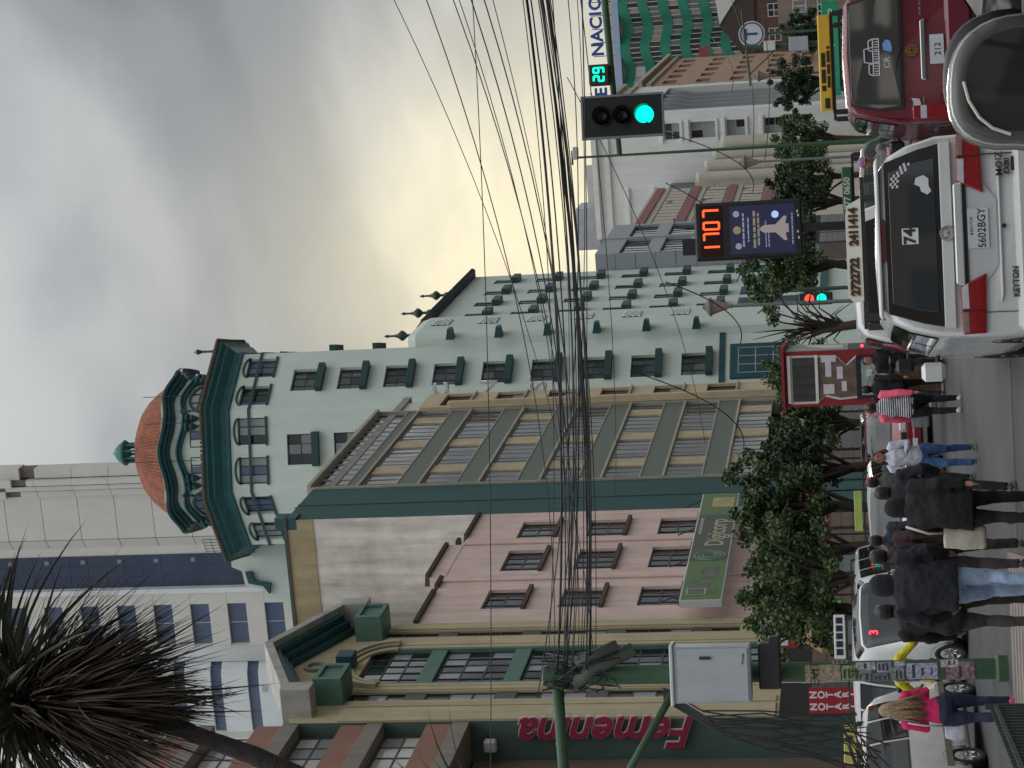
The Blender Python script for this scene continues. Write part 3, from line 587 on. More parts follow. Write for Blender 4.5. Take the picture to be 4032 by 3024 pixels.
    for i in range(9): rl.tube([(-7.2+.2*i, -2.2-.2*i, 42.3), (-7.2+.2*i, -2.2-.2*i, 43.2)], .022, 5)
    for z in (42.7, 43.2): rl.tube([(-7.2, -2.2, z), (-5.6, -3.8, z)], .022, 5)
    rl.ob('roof_railing', teal_d, r)
    # ground floor arched windows
    for k in (0, 1):
        fr = Fr(octv(RR, k), octv(RR, k+1)); c = fr.len/2
        sur = MB(); fr.box(sur, c-1.5, c+1.5, .0, .14, 5.4, 9.3); sur.ob('window_surround', teal_d, r, bevel=.3); window(r, fr, c-1.1, c+1.1, 5.6, 8.8, 3, 3, alu, [gl_dark, gl_pale], .16, .06)
    # ---- street wing
    A, B = s2w(-25, 126.0), s2w(-25, 149.8); a = (A.x-TC.x, A.y-TC.y); b = (B.x-TC.x, B.y-TC.y); fr = Fr(a, b); L0 = 6.6; Lw = fr.len
    ops = []
    for zc in range(6):
        for a0 in (7.5, 11.6, 15.85, 20.35): z = 10.55+3.09*zc; ops.append((a0, a0+1.5, z, z+1.35))
    mb = MB(); wall(mb, fr, L0, Lw, 0, 29.2, ops, .07); mb.quad(fr.P(Lw, 0, 0), fr.P(Lw, -14, 0), fr.P(Lw, -14, 29.2), fr.P(Lw, 0, 29.2), 0); mb.quad(fr.P(L0-3, -.3, 29.15), fr.P(Lw, -.3, 29.15), fr.P(Lw, -14, 29.15), fr.P(L0-3, -14, 29.15), 1); mb.ob('wing_wall', [mint, room], r)
    for o in ops: window(r, fr, *o, 2, 1, dkg, gl_dark, -.05, .07, sill=(.5, .42, .1), ms_=dkg)
    for a0 in (7.4, 11.5, 15.7, 20.0): fr.box(MB(), a0, a0+2.6, .0, .08, 4.2, 9.2).ob('tall_window_surround', teal_d, r); window(r, fr, a0+.3, a0+2.3, 4.4, 8.9, 2, 4, dkg, gl_dark, .1, .08)
    fr.box(MB(), L0+.2, Lw-.1, .0, .3, 3.4, 3.9).ob('base_band', teal_d, r)
    # rounded pier with lattice vents
    pr = MB(); sec = [(.3, -.4), (.3, .12), (.45, .3), (.8, .38), (L0-.5, .38), (L0-.1, .2), (L0, -.3)]
    pr.loft([[fr.P(x, d, z) for x, d in sec] for z in (0, 29.1)], closed=False); top = [fr.P(x, d, 29.1) for x, d in sec]; top2 = [fr.P(x+(L0/2-x)*.12, d-.15, 29.65) for x, d in sec]
    pr.loft([top, top2], closed=False); pr.add(top2, [tuple(range(7))]); pr.ob('corner_pier', mint, r, fix=True)
    for zc in range(6):
        z = 12.0+3.09*zc; v = MB()
        fr.box(v, 3.2, 4.9, .39, .4, z, z+1.15, 1)
        for i in range(4):
            for sg in (1, -1):
                x0 = 3.2+.425*i; x1 = x0+.425
                for j in range(3):
                    zz = z+.383*j; p, q = (x0, zz) if sg > 0 else (x0, zz+.383), (x1, zz+.383) if sg > 0 else (x1, zz); v.tube([fr.P(p[0], .42, p[1]), fr.P(q[0], .42, q[1])], .045, 4, False, 0)
        v.ob('lattice_vent', [mint, room], r); fr.prof(MB(), ((.1, z-.9), (.8, z-.8), (.8, z-.55), (.1, z-.4)), -.2, .5).ob('ledge_stub', teal_d, r)
    # tiled copings, finials
    for a0, a1, z in ((L0+.05, L0+8.6, 29.2), (L0+8.9, Lw, 29.2)):
        fr.prof(MB(), ((-.6, z+.01), (.55, z+.01), (.62, z+.15), (.2, z+.75), (-.6, z+1.15)), a0, a1).ob('tiled_coping', mat('dark_green_tile', lin(38, 52, 50), .7, .25, 4, .4, 25), r)
        tb = MB()
        for i in range(int((a1-a0)/.36)): x = a0+.18+.36*i; tb.tube([fr.P(x, .66, z+.16), fr.P(x, -.4, z+1.1)], .085, 5)
        o = tb.ob('coping_tiles', MATS['dark_green_tile'], r); o['kind'] = 'stuff'
    fin = [(.3, 0), (.3, .35), (.16, .5), (.12, .8), (.42, 1.1), (.48, 1.3), (.2, 1.6), (.1, 1.9), (.09, 2.3), (.16, 2.45), (.06, 2.7), (.0, 2.75)]
    fm = MB().lathe(fin, 8).mesh('finial', mat('finial_iron', (.045, .06, .058), .5, .15), True)
    for a0, z in ((3.4, 29.6), (L0+4.6, 30.1), (L0+11.2, 30.1)): link('finial', fm, r, fr.P(a0, -.2, z)).scale = (.72, .72, .8)
mint_tower()
# ================================================================== white glass tower far behind (parallel to the street grid)
def street_thing(name, label, x, s, cat='building'): v = s2w(x, s); return thing(name, label, cat, (v.x, v.y, 0), -TH)
def white_tower():
    S = 195; r = street_thing('white_glass_tower', 'tall white panel tower with navy glass strip and blue windows', -49.9, S); fr = Fr((-30, 0), (0, 0)); off = 30-49.9   # a = street x + 79.9
    ax = lambda x: x+79.9
    wp = mat('white_panel', lin(216, 214, 205), .6, .04, .4, stain=.05); wb = mat('white_bright_panel', lin(226, 230, 230), .6, .04, .4, stain=.05); rec = mat('recess_taupe', lin(112, 104, 94), .8, .1)
    T = 104
    MB().prism([(-30, .9), (-.2, .9), (-9, 26), (-30, 26)], 0, T, plane='xy').ob('core', wp, r)
    zs = [45.1+3.93*i for i in range(15)]
    # panel wall, one panel per storey
    for i in range(len(zs)-1):
        fr.box(MB(), ax(-57.7), ax(-53.0), -.9, .0, zs[i]+.03, zs[i+1]-.03).ob('panel', wp, r)
        mb = MB(); mb.add([fr.P(ax(-57.75), 0, z) for z in (zs[i]+.03, zs[i+1]-.03)]+[fr.P(ax(-59.5), -1.4, z) for z in (zs[i]+.03, zs[i+1]-.03)], ((0, 1, 3, 2),)); mb.ob('splayed_panel', wp, r, fix=False)
    for x0, x1, d, top in ((-52.95, -52.35, .5, 86.2), (-52.2, -51.75, .9, 87.6), (-51.6, -51.0, 1.2, 85.2), (-50.9, -49.9, .7, 84.4)):
        for i in range(len(zs)-1):
            if zs[i] < top: fr.box(MB(), ax(x0), ax(x1), -.9, d, zs[i]+.02, min(top, zs[i+1]-.02)).ob('rib', wp, r)
        fr.box(MB(), ax(x0)+.02, ax(x1)-.02, -.9, d-.3, top+.002, top+1.6).ob('rib_head', rec, r)
        fr.box(MB(), ax(x0)-.1, ax(x1)+.1, -.9, d+.1, top+1.6, T).ob('crown_rib', wp, r)
    # navy curtain wall
    for i in range(len(zs)-1):
        for j in range(3):
            for h in range(2): a = ax(-63.2)+1.15*j; fr.box(MB(), a+.02, a+1.13, -.9, -.8, zs[i]+.03+1.965*h, zs[i]+1.94+1.965*h).ob('pane', gl_navy, r)
        fr.box(MB(), ax(-60.6), ax(-60.2), -.8, -.78, zs[i]+.3, zs[i]+.75).ob('ceiling_light', mat('ceiling_panel', (.25, .26, .28), .5, 0), r)
    fr.box(MB(), ax(-63.7), ax(-63.2), -1, .1, 40, T).ob('mullion_strip', wb, r)
    for i in range(len(zs)-1):
        z = zs[i]-.85
        fr.box(MB(), ax(-69.1), ax(-65.0), -.6, -.5, z+.02, z+1.98).ob('window', gl_blue, r)
        fr.box(MB(), ax(-69.6), ax(-63.72), -.9, -.1, z+2.0, z+3.93).ob('spandrel', wp, r); fr.box(MB(), ax(-64.95), ax(-63.72), -.9, -.12, z, z+1.99).ob('panel', wp, r)
        fr.box(MB(), ax(-67.1), ax(-67.0), -.5, -.45, z, z+2).ob('mullion', alu, r)
    cyl = MB().lathe([(1.0, 40), (1.0, T)], 24, fr.P(ax(-70.3), -.6, 0)).ob('round_column', wb, r, smooth=True)
    for i in range(len(zs)-1):
        z = zs[i]
        pts = [(ax(-78.6), .5), (ax(-74), .6), (ax(-72.2), .4), (ax(-71.3), -.3), (ax(-71.3), -.9), (ax(-78.6), -.9)]
        MB().loft([[fr.P(a, d, q) for a, d in pts] for q in (z-.35, z+2.4)], True, True).ob('curved_spandrel', wb, r)
        pg = [(a, d-.35) for a, d in pts[:4]]+pts[4:]; MB().loft([[fr.P(a, d, q) for a, d in pg] for q in (z+2.42, z+3.56)], True, True).ob('ribbon_glass', gl_blue, r)
        fr.box(MB(), ax(-74.3), ax(-73.6), .6, .63, z+1.5, z+2.1).ob('vent', mat('vent_grey', (.45, .46, .46), .6, .3, 20), r)
white_tower()
# ================================================================== right-hand background, far along the street
wht = mat('white_plaster', lin(230, 230, 226), .85, .05, .4, stain=.1); wht2 = mat('greyish_plaster', lin(186, 188, 188), .85, .06, .5, stain=.1)
def grey_panel():
    r = street_thing('grey_panel_building', 'light grey panelled building with two rows of ribbon windows', -23.8, 149.95); fr = fac_fr()
    gp = mat('panel_grey', lin(158, 163, 170), .55, .06, .5)
    mb = MB(); ops = [(a, a+6.4, z, z+1.95) for a in (.25, 7.3) for z in (16.6, 13.6, 10.6, 7.6)]; wall(mb, fr, 0, 14.2, 5, 20.3, ops, .25); mb.box(-13, -.01, .01, 14.2, 20.0, 20.25, 0); mb.box(-.4, 0, 14.2, 14.4, 5, 20.3, 0); mb.quad(fr.P(0, 0, 0), fr.P(14.2, 0, 0), fr.P(14.2, 0, 5), fr.P(0, 0, 5), 1); mb.ob('wall', [gp, room], r)
    for i in range(11): MB().box(-3, -.01, -.06, .0, 4+1.48*i+.02, 4+1.48*(i+1)-.02).ob('end_panel', gp, r)
    for o in ops: window(r, fr, *o, 6, 1, dk_metal, [gl_dark, gl_pale, mat('glass_grey', lin(104, 108, 108), .1, .1, .6)], -.2, .07)
    fr.box(MB(), 6.75, 7.2, .0, .12, 5, 20.3).ob('pier', gp, r)
    storefront(r, .3, 14, 5, 3)
    v = s2w(-24.2, 164.4); q = thing('red_brick_building', 'narrow building with red parapet bands beside the grey panels', 'building', (v.x, v.y, 0), -TH)
    MB().box(-10, 0, 0, 24, 0, 19.2).ob('wall', mat('beige_wall', lin(196, 186, 172), .85, .1), q)
    for z in (17.9, 14.6, 11.3, 8.0): fr.box(MB(), .1, 23.9, .0, .12, z+.3, z+1.0).ob('red_band', mat('red_band', lin(146, 96, 90), .7, .15), q)
    for z in (15.7, 12.4, 9.1): window(q, fr, .4, 23.6, z, z+2.0, 12, 1, dk_metal, [gl_dark, gl_pale], .02, .1)
grey_panel()
def white_classical():
    S = 205; r = street_thing('white_classical_building', 'white classical building with deep windows and tall grey columns on its side', -18.9, S); fr = Fr((-12, 0), (0, 0))    # front faces the camera
    ops = [(9.35, 11.0, z, z+h) for z, h in ((17.9, 1.5), (14.4, 2.45), (11.5, 1.8), (7.6, 2))]+[(3.0, 4.6, z, z+2.2) for z in (20.9, 16.4, 12.0, 7.6)]+[(.6, 2.4, z, z+2.2) for z in (20.9, 16.4, 12.0)]
    mb = MB(); wall(mb, fr, 0, 12, 0, 26.2, ops, .5); fs = fac_fr()
    mb.quad(fs.P(0, 0, 0), fs.P(3.2, 0, 0), fs.P(3.2, 0, 21.2), fs.P(0, 0, 21.2), 0); mb.box(-12, -2.6, .01, 34, 0, 21.5, 0); mb.box(-12, 0.0, .02, 34, 21.2, 26.1, 0); mb.box(-2.6, 0, 30.5, 34, 0, 21.2, 0)
    mb.ob('wall', [wht, room], r)
    for o in ops: window(r, fr, *o, 2, 2, alu, [gl_dark, gl_pale], -.42, .08); fr.box(MB(), o[0]-.25, o[1]+.25, .0, .2, o[3]+.15, o[3]+.4).ob('hood', wht, r); fr.box(MB(), o[0]-.2, o[1]+.2, .0, .18, o[2]-.25, o[2]-.01).ob('sill', wht, r)
    for z, p in ((26.2, .5), (25.0, .25)): fr.box(MB(), -.05, 12.05, -.2, p, z, z+.5).ob('cornice', wht, r); fs.box(MB(), -.05, 34, -.2, p, z+.002, z+.502).ob('cornice', mat('stone_cornice', lin(176, 166, 150), .85, .1), r)
    colm = mat('grey_column', lin(140, 144, 146), .8, .08, .6, stain=.1); cm = MB().lathe([(.95, .15), (.95, .9), (.78, 1.1), (.7, 18), (.95, 19), (1.05, 20), (1.05, 21.2)], 20).mesh('column', colm, True)
    for i in range(6): link('column', cm, r, (-1.2, 5.2+4.6*i, 0))
    MB().quad((-2.55, 3.2, 0), (-2.55, 30.5, 0), (-2.55, 30.5, 21.2), (-2.55, 3.2, 21.2)).ob('recess_wall', mat('recess_shade_grey', lin(96, 98, 98), .85, .1), r)  # grey base colour paints in the shade behind the columns
    # white attic and roof cabins behind
    v = s2w(-23.5, 236); a = thing('white_rear_block', 'white roof block with cabin and parapet behind the classical front', 'building', (v.x, v.y, 0), -TH)
    MB().box(-14, -.5, 0, 12, 0, 29.9).ob('wall', wht, a); MB().box(-12.6, -3.6, -.6, -.002, 26.8, 31.2).ob('upper_wall', wht2, a); MB().box(-13.2, -8.4, -1.2, 4, 30.0, 32.6).ob('cabin', mat('cabin_grey', lin(170, 172, 176), .8, .1), a)
    for x in (-1.6, -10): f3 = Fr((x, -.65), (x+1, -.65)); window(a, f3, -.8, .6, 27.3, 29.0, 1, 1, wht, gl_dark, -.01, .1)
    MB().box(-14.2, -.3, -.3, .3, 29.9, 30.3).ob('coping', wht2, a)
    # dark glazed annex at the left
    v = s2w(-31.0, 200); d = thing('dark_glazed_annex', 'dark slate glazed annex between grey panels and cream hall', 'building', (v.x, v.y, 0), -TH); f4 = Fr((0, 0), (1, 0))
    dm = mat('slate_panel', lin(74, 80, 88), .4, .12, .6); MB().box(0, 5.2, .05, 6, 0, 19).ob('wall', dm, d)
    for i in range(4):
        for j in range(2): f4.box(MB(), .1+1.25*i, 1.3+1.25*i, .0, .05, 12.2+3.4*j, 15.4+3.4*j).ob('panel', dm, d)
    for i in range(4): f4.box(MB(), .5+1.25*i, .7+1.25*i, .05, .12, 17, 17.3).ob('light', mat('fit_white', (.6, .6, .6), .5, 0), d)
    # cream fluted hall in front
    v = s2w(-27.4, 190); h = thing('cream_fluted_hall', 'cream hall with rounded fluted piers stepping down the street', 'building', (v.x, v.y, 0), -TH)
    cf = mat('cream_fluted', lin(200, 196, 180), .85, .06, .5, stain=.1); MB().box(0, 3.4, 0, 8, 0, 15.6).ob('wall', cf, h)
    for i in range(12): MB().box(.1+.11*i, .16+.11*i, -.02, .0, 14.2, 15.5).ob('flute', cf, h)
    for z in (13.9, 11.0, 8.0): MB().box(0, 3.4, -.05, .0, z, z+.12).ob('joint_band', cf, h)
    for i in range(4): MB().lathe([(.62, 0), (.62, 15.2-.75*i), (.5, 15.5-.75*i)], 16, (3.7+.95*i, .5+1.0*i, 0)).ob('fluted_pier', cf, h, smooth=False)
white_classical()
def brown_cells():
    r = street_thing('brown_cell_building', 'tan office building with rows of small square brown windows', -18.9, 239.5); fr = fac_fr(); tan = mat('tan_wall', lin(176, 146, 124), .85, .08, .4)
    ops = []
    for zi in range(5):
        for ai in range(5): ops.append((2.2+8.4*ai, 7.0+8.4*ai, 21.0-3.9*zi, 22.6-3.9*zi))
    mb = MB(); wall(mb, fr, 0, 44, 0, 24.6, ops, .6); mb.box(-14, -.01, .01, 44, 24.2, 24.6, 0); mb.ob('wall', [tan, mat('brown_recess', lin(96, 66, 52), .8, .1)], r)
    for o in ops: window(r, fr, *o, 2, 1, mat('brown_frame', lin(92, 64, 52), .6, .1), mat('glass_brown', lin(92, 74, 66), .15, .1, .6), -.45, .2)
    for z, p in ((24.6, .7), (23.6, .3)): fr.box(MB(), 0, 44, -.2, p, z, z+.5).ob('cornice', MATS['stone_cornice'], r)
brown_cells()
def green_bank():
    S = 320; r = street_thing('green_wave_building', 'tall office building with wavy green bands and grey window rows', -11.0, S); fr = Fr((-16.5, 0), (0, 0)); n = 44
    gr = mat('green_band', lin(34, 128, 100), .5, .12, .15, tint=lin(52, 120, 122)); wv = lambda a: .9*sin(a*.95+.6)
    zs = [35.0-3.05*k for k in range(9)]
    for z in zs:
        MB().loft([[fr.P(16.5*i/n, wv(16.5*i/n), zz+.25*sin(16.5*i/n*.95)) for i in range(n+1)] for zz in (z-1.5, z)], closed=False).ob('green_band', gr, r, fix=False)
        for i in range(0, n, 2):
            g = (gl_dark, MATS['glass_grey'], gl_dark, mat('blind_tan', lin(150, 142, 124), .6, .1))[rnd.randrange(4)] if i > n*.3 else (gl_pale, mat('blind_white', lin(196, 200, 196), .6, .1))[rnd.randrange(2)]
            a, b = 16.5*i/n, 16.5*(i+2)/n; MB().add([fr.P(x, wv(x)-.15, zz+.25*sin(x*.95)) for x, zz in ((a+.06, z-3.03), (b-.06, z-3.03), (b-.06, z-1.52), (a+.06, z-1.52))], ((0, 1, 2, 3),)).ob('window', g, r, fix=False)
        for i in range(0, n+1, 2): x = 16.5*i/n; MB().tube([fr.P(x, wv(x)-.08, z-3.03+.25*sin(x*.95)), fr.P(x, wv(x)-.08, z-1.5+.25*sin(x*.95))], .06, 4).ob('mullion', mat('mullion_pale', (.62, .66, .64), .5, .05), r)
    MB().box(-16.5, 0, 1.2, 14, 0, 35.4).ob('core', wht2, r)
    fr.box(MB(), -.6, 16.5, -1.2, .5, 35.2, 36.2).ob('blue_parapet', mat('pale_blue', lin(160, 178, 206), .6, .1), r)
    v = s2w(-24.5, 345); q = thing('roof_sign', 'blue letters ER NACIONAL standing on cream roof behind green bands', 'sign', (v.x, v.y, 39.0), -TH); blu = mat('sign_blue', lin(44, 70, 150), .5, .12)
    text('lettering', 'ER', 2.75, blu, q, (-2.2, -.3, 2.4), ext=.15, bold=.09, sx=1.02, space=1.12); text('lettering', 'NACIONAL', 2.75, blu, q, (10.6, -.3, 2.5), ext=.15, bold=.09, sx=1.02, space=1.12)
    MB().box(-7, 24, .6, 12, -39, 1.0).ob('wall', mat('cream_roof_wall', lin(206, 200, 184), .85, .05), q)
    for i in range(9): MB().tube([(.5+2.2*i, 0, 0), (.5+2.2*i, 0, 3.4)], .07, 5).ob('post', dk_metal, q)
green_bank()
def small_right():
    S = 290; r = street_thing('brick_red_house', 'weathered dark red house with steep roof and white gable patch', -12.5, S); fr = Fr((-7, 0), (0, 0))
    br = mat('old_brick', lin(104, 78, 72), .85, .25, .6, .3, 6, stain=.25); MB().box(-9, 5, .0, 10, 0, 13.5).ob('wall', br, r)
    MB().prism([(-9.3, 13.5), (5.3, 13.5), (2.5, 18.5), (-2.5, 18.5)], -.3, 8).ob('roof', mat('dark_roof', lin(78, 66, 62), .85, .2), r)
    fr.box(MB(), -1.5, 1.6, .0, .25, 20, 21.3).ob('red_chimney', mat('chimney_red', lin(150, 70, 70), .8, .1), r); MB().prism([(-2.6, 18.3), (1.2, 15.6), (3.2, 15.8), (2.6, 18.9)], -.5, -.32).ob('white_patch', mat('sheet_white', (.68, .68, .64), .7, .08), r)
    for z in (4, 7, 10):
        for a in range(4): window(r, Fr((-8.6+3.3*a, -.01), (-7.6+3.3*a, -.01)), 0, 1.8, z, z+1.7, 2, 2, mat('mullion_pale', (.6, .6, .6)), gl_dark, .02, .1)
    for i, (x, s, h, c, lab) in enumerate(((-5.5, 300, 18, (120, 120, 112), 'grey flats with white balcony grids beyond the red house'), (-9, 262, 9.5, (150, 138, 124), 'low tan shop building with poster wall below the flats'), (-18.6, 286, 9, (126, 128, 126), 'low grey office block beyond the tan windows'))):
        q = street_thing('distant_block', lab, x, s); MB().box(-5, 9, 0, 10, 0, h).ob('wall', mat('far_wall_%d' % i, lin(*c), .85, .12, .5, stain=.1), q)
        for z in range(3, int(h)-1, 3):
            for a in range(4): window(q, Fr((-4.6+3.4*a, -.01), (-3.6+3.4*a, -.01)), 0, 2.4, z, z+1.7, 3, 1, MATS['mullion_pale'], [gl_dark, gl_pale], .02, .14)
small_right()
# ================================================================== the near side of the junction, behind the photographer (seen only as reflections)
def behind():
    for i, (x, y, w_, d_, h, c, lab) in enumerate(((-34, -48, 26, 16, 21, (150, 146, 138), 'grey office block across the junction, mirrored in car windows'), (4, -62, 24, 16, 30, (128, 112, 100), 'brown apartment block across the junction, mirrored in car windows'), (34, -40, 20, 14, 14, (176, 172, 162), 'low cream block across the junction, mirrored in car windows'))):
        r = thing('junction_block', lab, 'building', (x, y, 0)); MB().box(-w_/2, w_/2, -d_, 0, 0, h).ob('wall', mat('junction_wall_%d' % i, lin(*c), .85, .1, .4, stain=.1), r)
        me = MB().box(-1.2, 1.2, 0, .06, 0, 1.7).mesh('window', gl_dark)
        for z in range(4, int(h)-2, 3):
            for a in range(int(w_/4)): link('window', me, r, (-w_/2+2.3+4*a, .0, z))
behind()
# ================================================================== street furniture
dkgreen = mat('pole_green', lin(62, 92, 66), .55, .16, 2, .1, 60, stain=.2); blackp = mat('black_plastic', (.03, .03, .032), .5, .2); white_m = mat('white_metal', (.68, .68, .66), .5, .1)
def utility_pole():
    b = gnd(3969, 2632); D_ = b.y; r = thing('utility_pole', 'green utility pole plastered with posters beside the blonde pedestrian', 'pole', (b.x, b.y, 0))
    MB().lathe([(.17, 0), (.17, .12), (.135, .16), (.13, 2.5), (.125, 5.95), (.0, 6.0)], 18).ob('shaft', dkgreen, r, smooth=False)
    MB().tube([(-.02, 0, 5.78), (-2.2, .05, 5.72), (-6, .1, 5.75)], .075, 10).ob('cross_arm', dkgreen, r, smooth=True)
    MB().tube([(-.05, 0, 4.15), (-2.6, .05, 5.7)], .05, 8).ob('brace', dkgreen, r, smooth=True)
    MB().tube([(.35, -.1, 4.75), (.1, -.12, 5.3), (-.1, -.12, 5.55)], [.09, .1, .08], 10).ob('splice_case', mat('splice_grey', (.09, .11, .09), .6, .2, 5), r, smooth=True)
    MB().tube([(.42, -.2, 4.95), (.2, -.2, 5.5)], .07, 10).ob('splice_case', MATS['splice_grey'], r, smooth=True)
    for i in range(14):     # tangle of drop cables round the head
        p = [(rnd.uniform(-.2, .3), rnd.uniform(-.3, .2), rnd.uniform(4.9, 6.0)) for _ in range(5)]; p = sorted(p, key=lambda q: q[0]); MB().tube(p, .012, 5).ob('loose_cable', blackp, r)
    # posters wrapped round the shaft
    q = random.Random(12); cols = [(186, 170, 138), (160, 172, 118), (146, 156, 166), (184, 184, 210), (196, 196, 200), (150, 120, 126), (120, 128, 136)]
    zs = [(2.1, 2.55, 0, -60, 48), (1.9, 2.08, 1, -55, 40), (1.72, 1.88, 2, -70, 10), (1.66, 1.9, 4, 12, 60), (1.5, 1.7, 6, -62, -5), (1.46, 1.64, 3, -2, 58), (1.3, 1.47, 2, -66, 30), (1.28, 1.42, 4, 32, 66), (.88, 1.27, 3, -48, 46), (.42, .78, 5, -64, 50), (.62, .84, 4, 20, 70), (2.0, 2.2, 2, 50, 84), (1.1, 1.4, 6, -92, -52), (2.3, 2.6, 4, -95, -64)]
    for i, (z0, z1, c, a0, a1) in enumerate(zs):
        a0, a1 = R(-90+a0), R(-90+a1); n = 8; rr = .1345+.0009*i; t = q.uniform(-.02, .02)
        MB().loft([[(rr*cos(a0+(a1-a0)*j/n), rr*sin(a0+(a1-a0)*j/n), z+t*(j/n-.5)+q.uniform(-.006, .006)) for j in range(n+1)] for z in (z0, (z0+z1)/2, z1)], closed=False).ob('poster', mat('poster_%d' % i, lin(*cols[c]), .85, .3 if c != 5 else .5, 22, tint=(.06, .06, .07), stain=.3), r, fix=False)
        for k in range(3):
            if q.random() < .75 and z1-z0 > .15: zz = z0+(z1-z0)*(k+.6)/3.6; am = (a0+a1)/2; hw = (a1-a0)*q.uniform(.2, .4); MB().loft([[((rr+.0005)*cos(am-hw+2*hw*j/n), (rr+.0005)*sin(am-hw+2*hw*j/n), y_) for j in range(n+1)] for y_ in (zz, zz+.018+.02*q.random())], closed=False).ob('print_line', mat('print_ink', (.05, .05, .07), .8, .2), r, fix=False)
    text('poster_text', 'EVIT', .16, blackp, r, (0, -.155, 2.42), ext=.001)
    text('poster_text', 'SE', .14, blackp, r, (0, -.155, 1.94), ext=.001)
    # steel cabinet
    c = thing('cable_cabinet', 'white steel cabinet mounted on green utility pole', 'cabinet', (b.x+.06, b.y-.3, 0)); z0, z1 = 3.22, 4.2
    MB().cbox(-.36, .36, -.25, .12, z0, z1, .012).ob('body', mat('cabinet_white', lin(176, 184, 190), .45, .06, 2, .05, 30, stain=.1), c)
    MB().cbox(-.335, .335, -.268, -.252, z0+.03, z1-.06, .006).ob('door', mat('cabinet_door', lin(186, 193, 198), .45, .05, 2, stain=.12), c); MB().box(.2, .235, -.29, -.269, z0+.5, z0+.64).ob('handle', blackp, c)
    MB().cbox(-.39, .39, -.28, .14, z1, z1+.045, .01).ob('rain_cap', white_m, c); text('maker_text', 'PHelec', .05, blackp, c, (.2, -.272, z0+.09), ext=.001)
    MB().box(-.1, .1, .12, .17, z0+.2, z1-.2).ob('bracket', dk_metal, c)
    bx = thing('splice_tray', 'black splice box strapped below the white steel cabinet', 'box', (b.x, b.y-.22, 2.95)); MB().cbox(-.17, .42, -.12, .1, -.1, .18, .02).ob('body', blackp, bx); MB().cbox(.2, .5, -.1, .08, -.1, .05, .02).ob('lid', blackp, bx)
    k = MB()
    for i in range(22):     # cables running down behind the cabinet's left
        x = -.5-.02*i+rnd.uniform(-.03, .03); p = [(x*.4, .1, 4.4), (x, 0, 3.9-.02*i), (x-.05+rnd.uniform(-.1, .1), -.05, 3.1), (x+.1-rnd.uniform(0, .5), -.05, 2.2-rnd.uniform(0, .5)), (x-.3-rnd.uniform(0, .9), -.0, 1.9-rnd.uniform(0, .4))]; MB().tube(p, .011, 5).ob('hanging_cable', blackp, r)
utility_pole()
def lamp_post(px_top, py, Y, label, hr=.24, two=False):
    p = dep(px_top, py, Y); r = thing('street_lamp', label, 'street lamp', (p.x, Y, 0), 0, 'lantern lamps along the median'); h = p.z
    MB().lathe([(.14, 0), (.14, .4), (.07, .6), (.055, 2), (.045, h-.65), (.07, h-.62), (.05, h-.55)], 12).ob('post', mat('lamp_post_grey', lin(112, 126, 122), .5, .1), r, smooth=False)
    MB().lathe([(.07, h-.55), (hr*.95, h-.08), (hr, h-.05)], 8).ob('lantern_glass', mat('frosted_glass', lin(170, 150, 138), .4, .08), r); MB().lathe([(hr*1.15, h-.06), (hr*1.1, h), (hr*.4, h+.12), (.04, h+.2)], 8).ob('cap', mat('lamp_cap', (.1, .09, .085), .6, .1), r)
lamp_post(2794, 1209, 60, 'lantern street lamp standing in front of the mint wing')
lamp_post(2930, 640, 80, 'lantern street lamp in front of the cream fluted hall')
lamp_post(2985, 300, 100, 'lantern street lamp in front of the tan office windows')
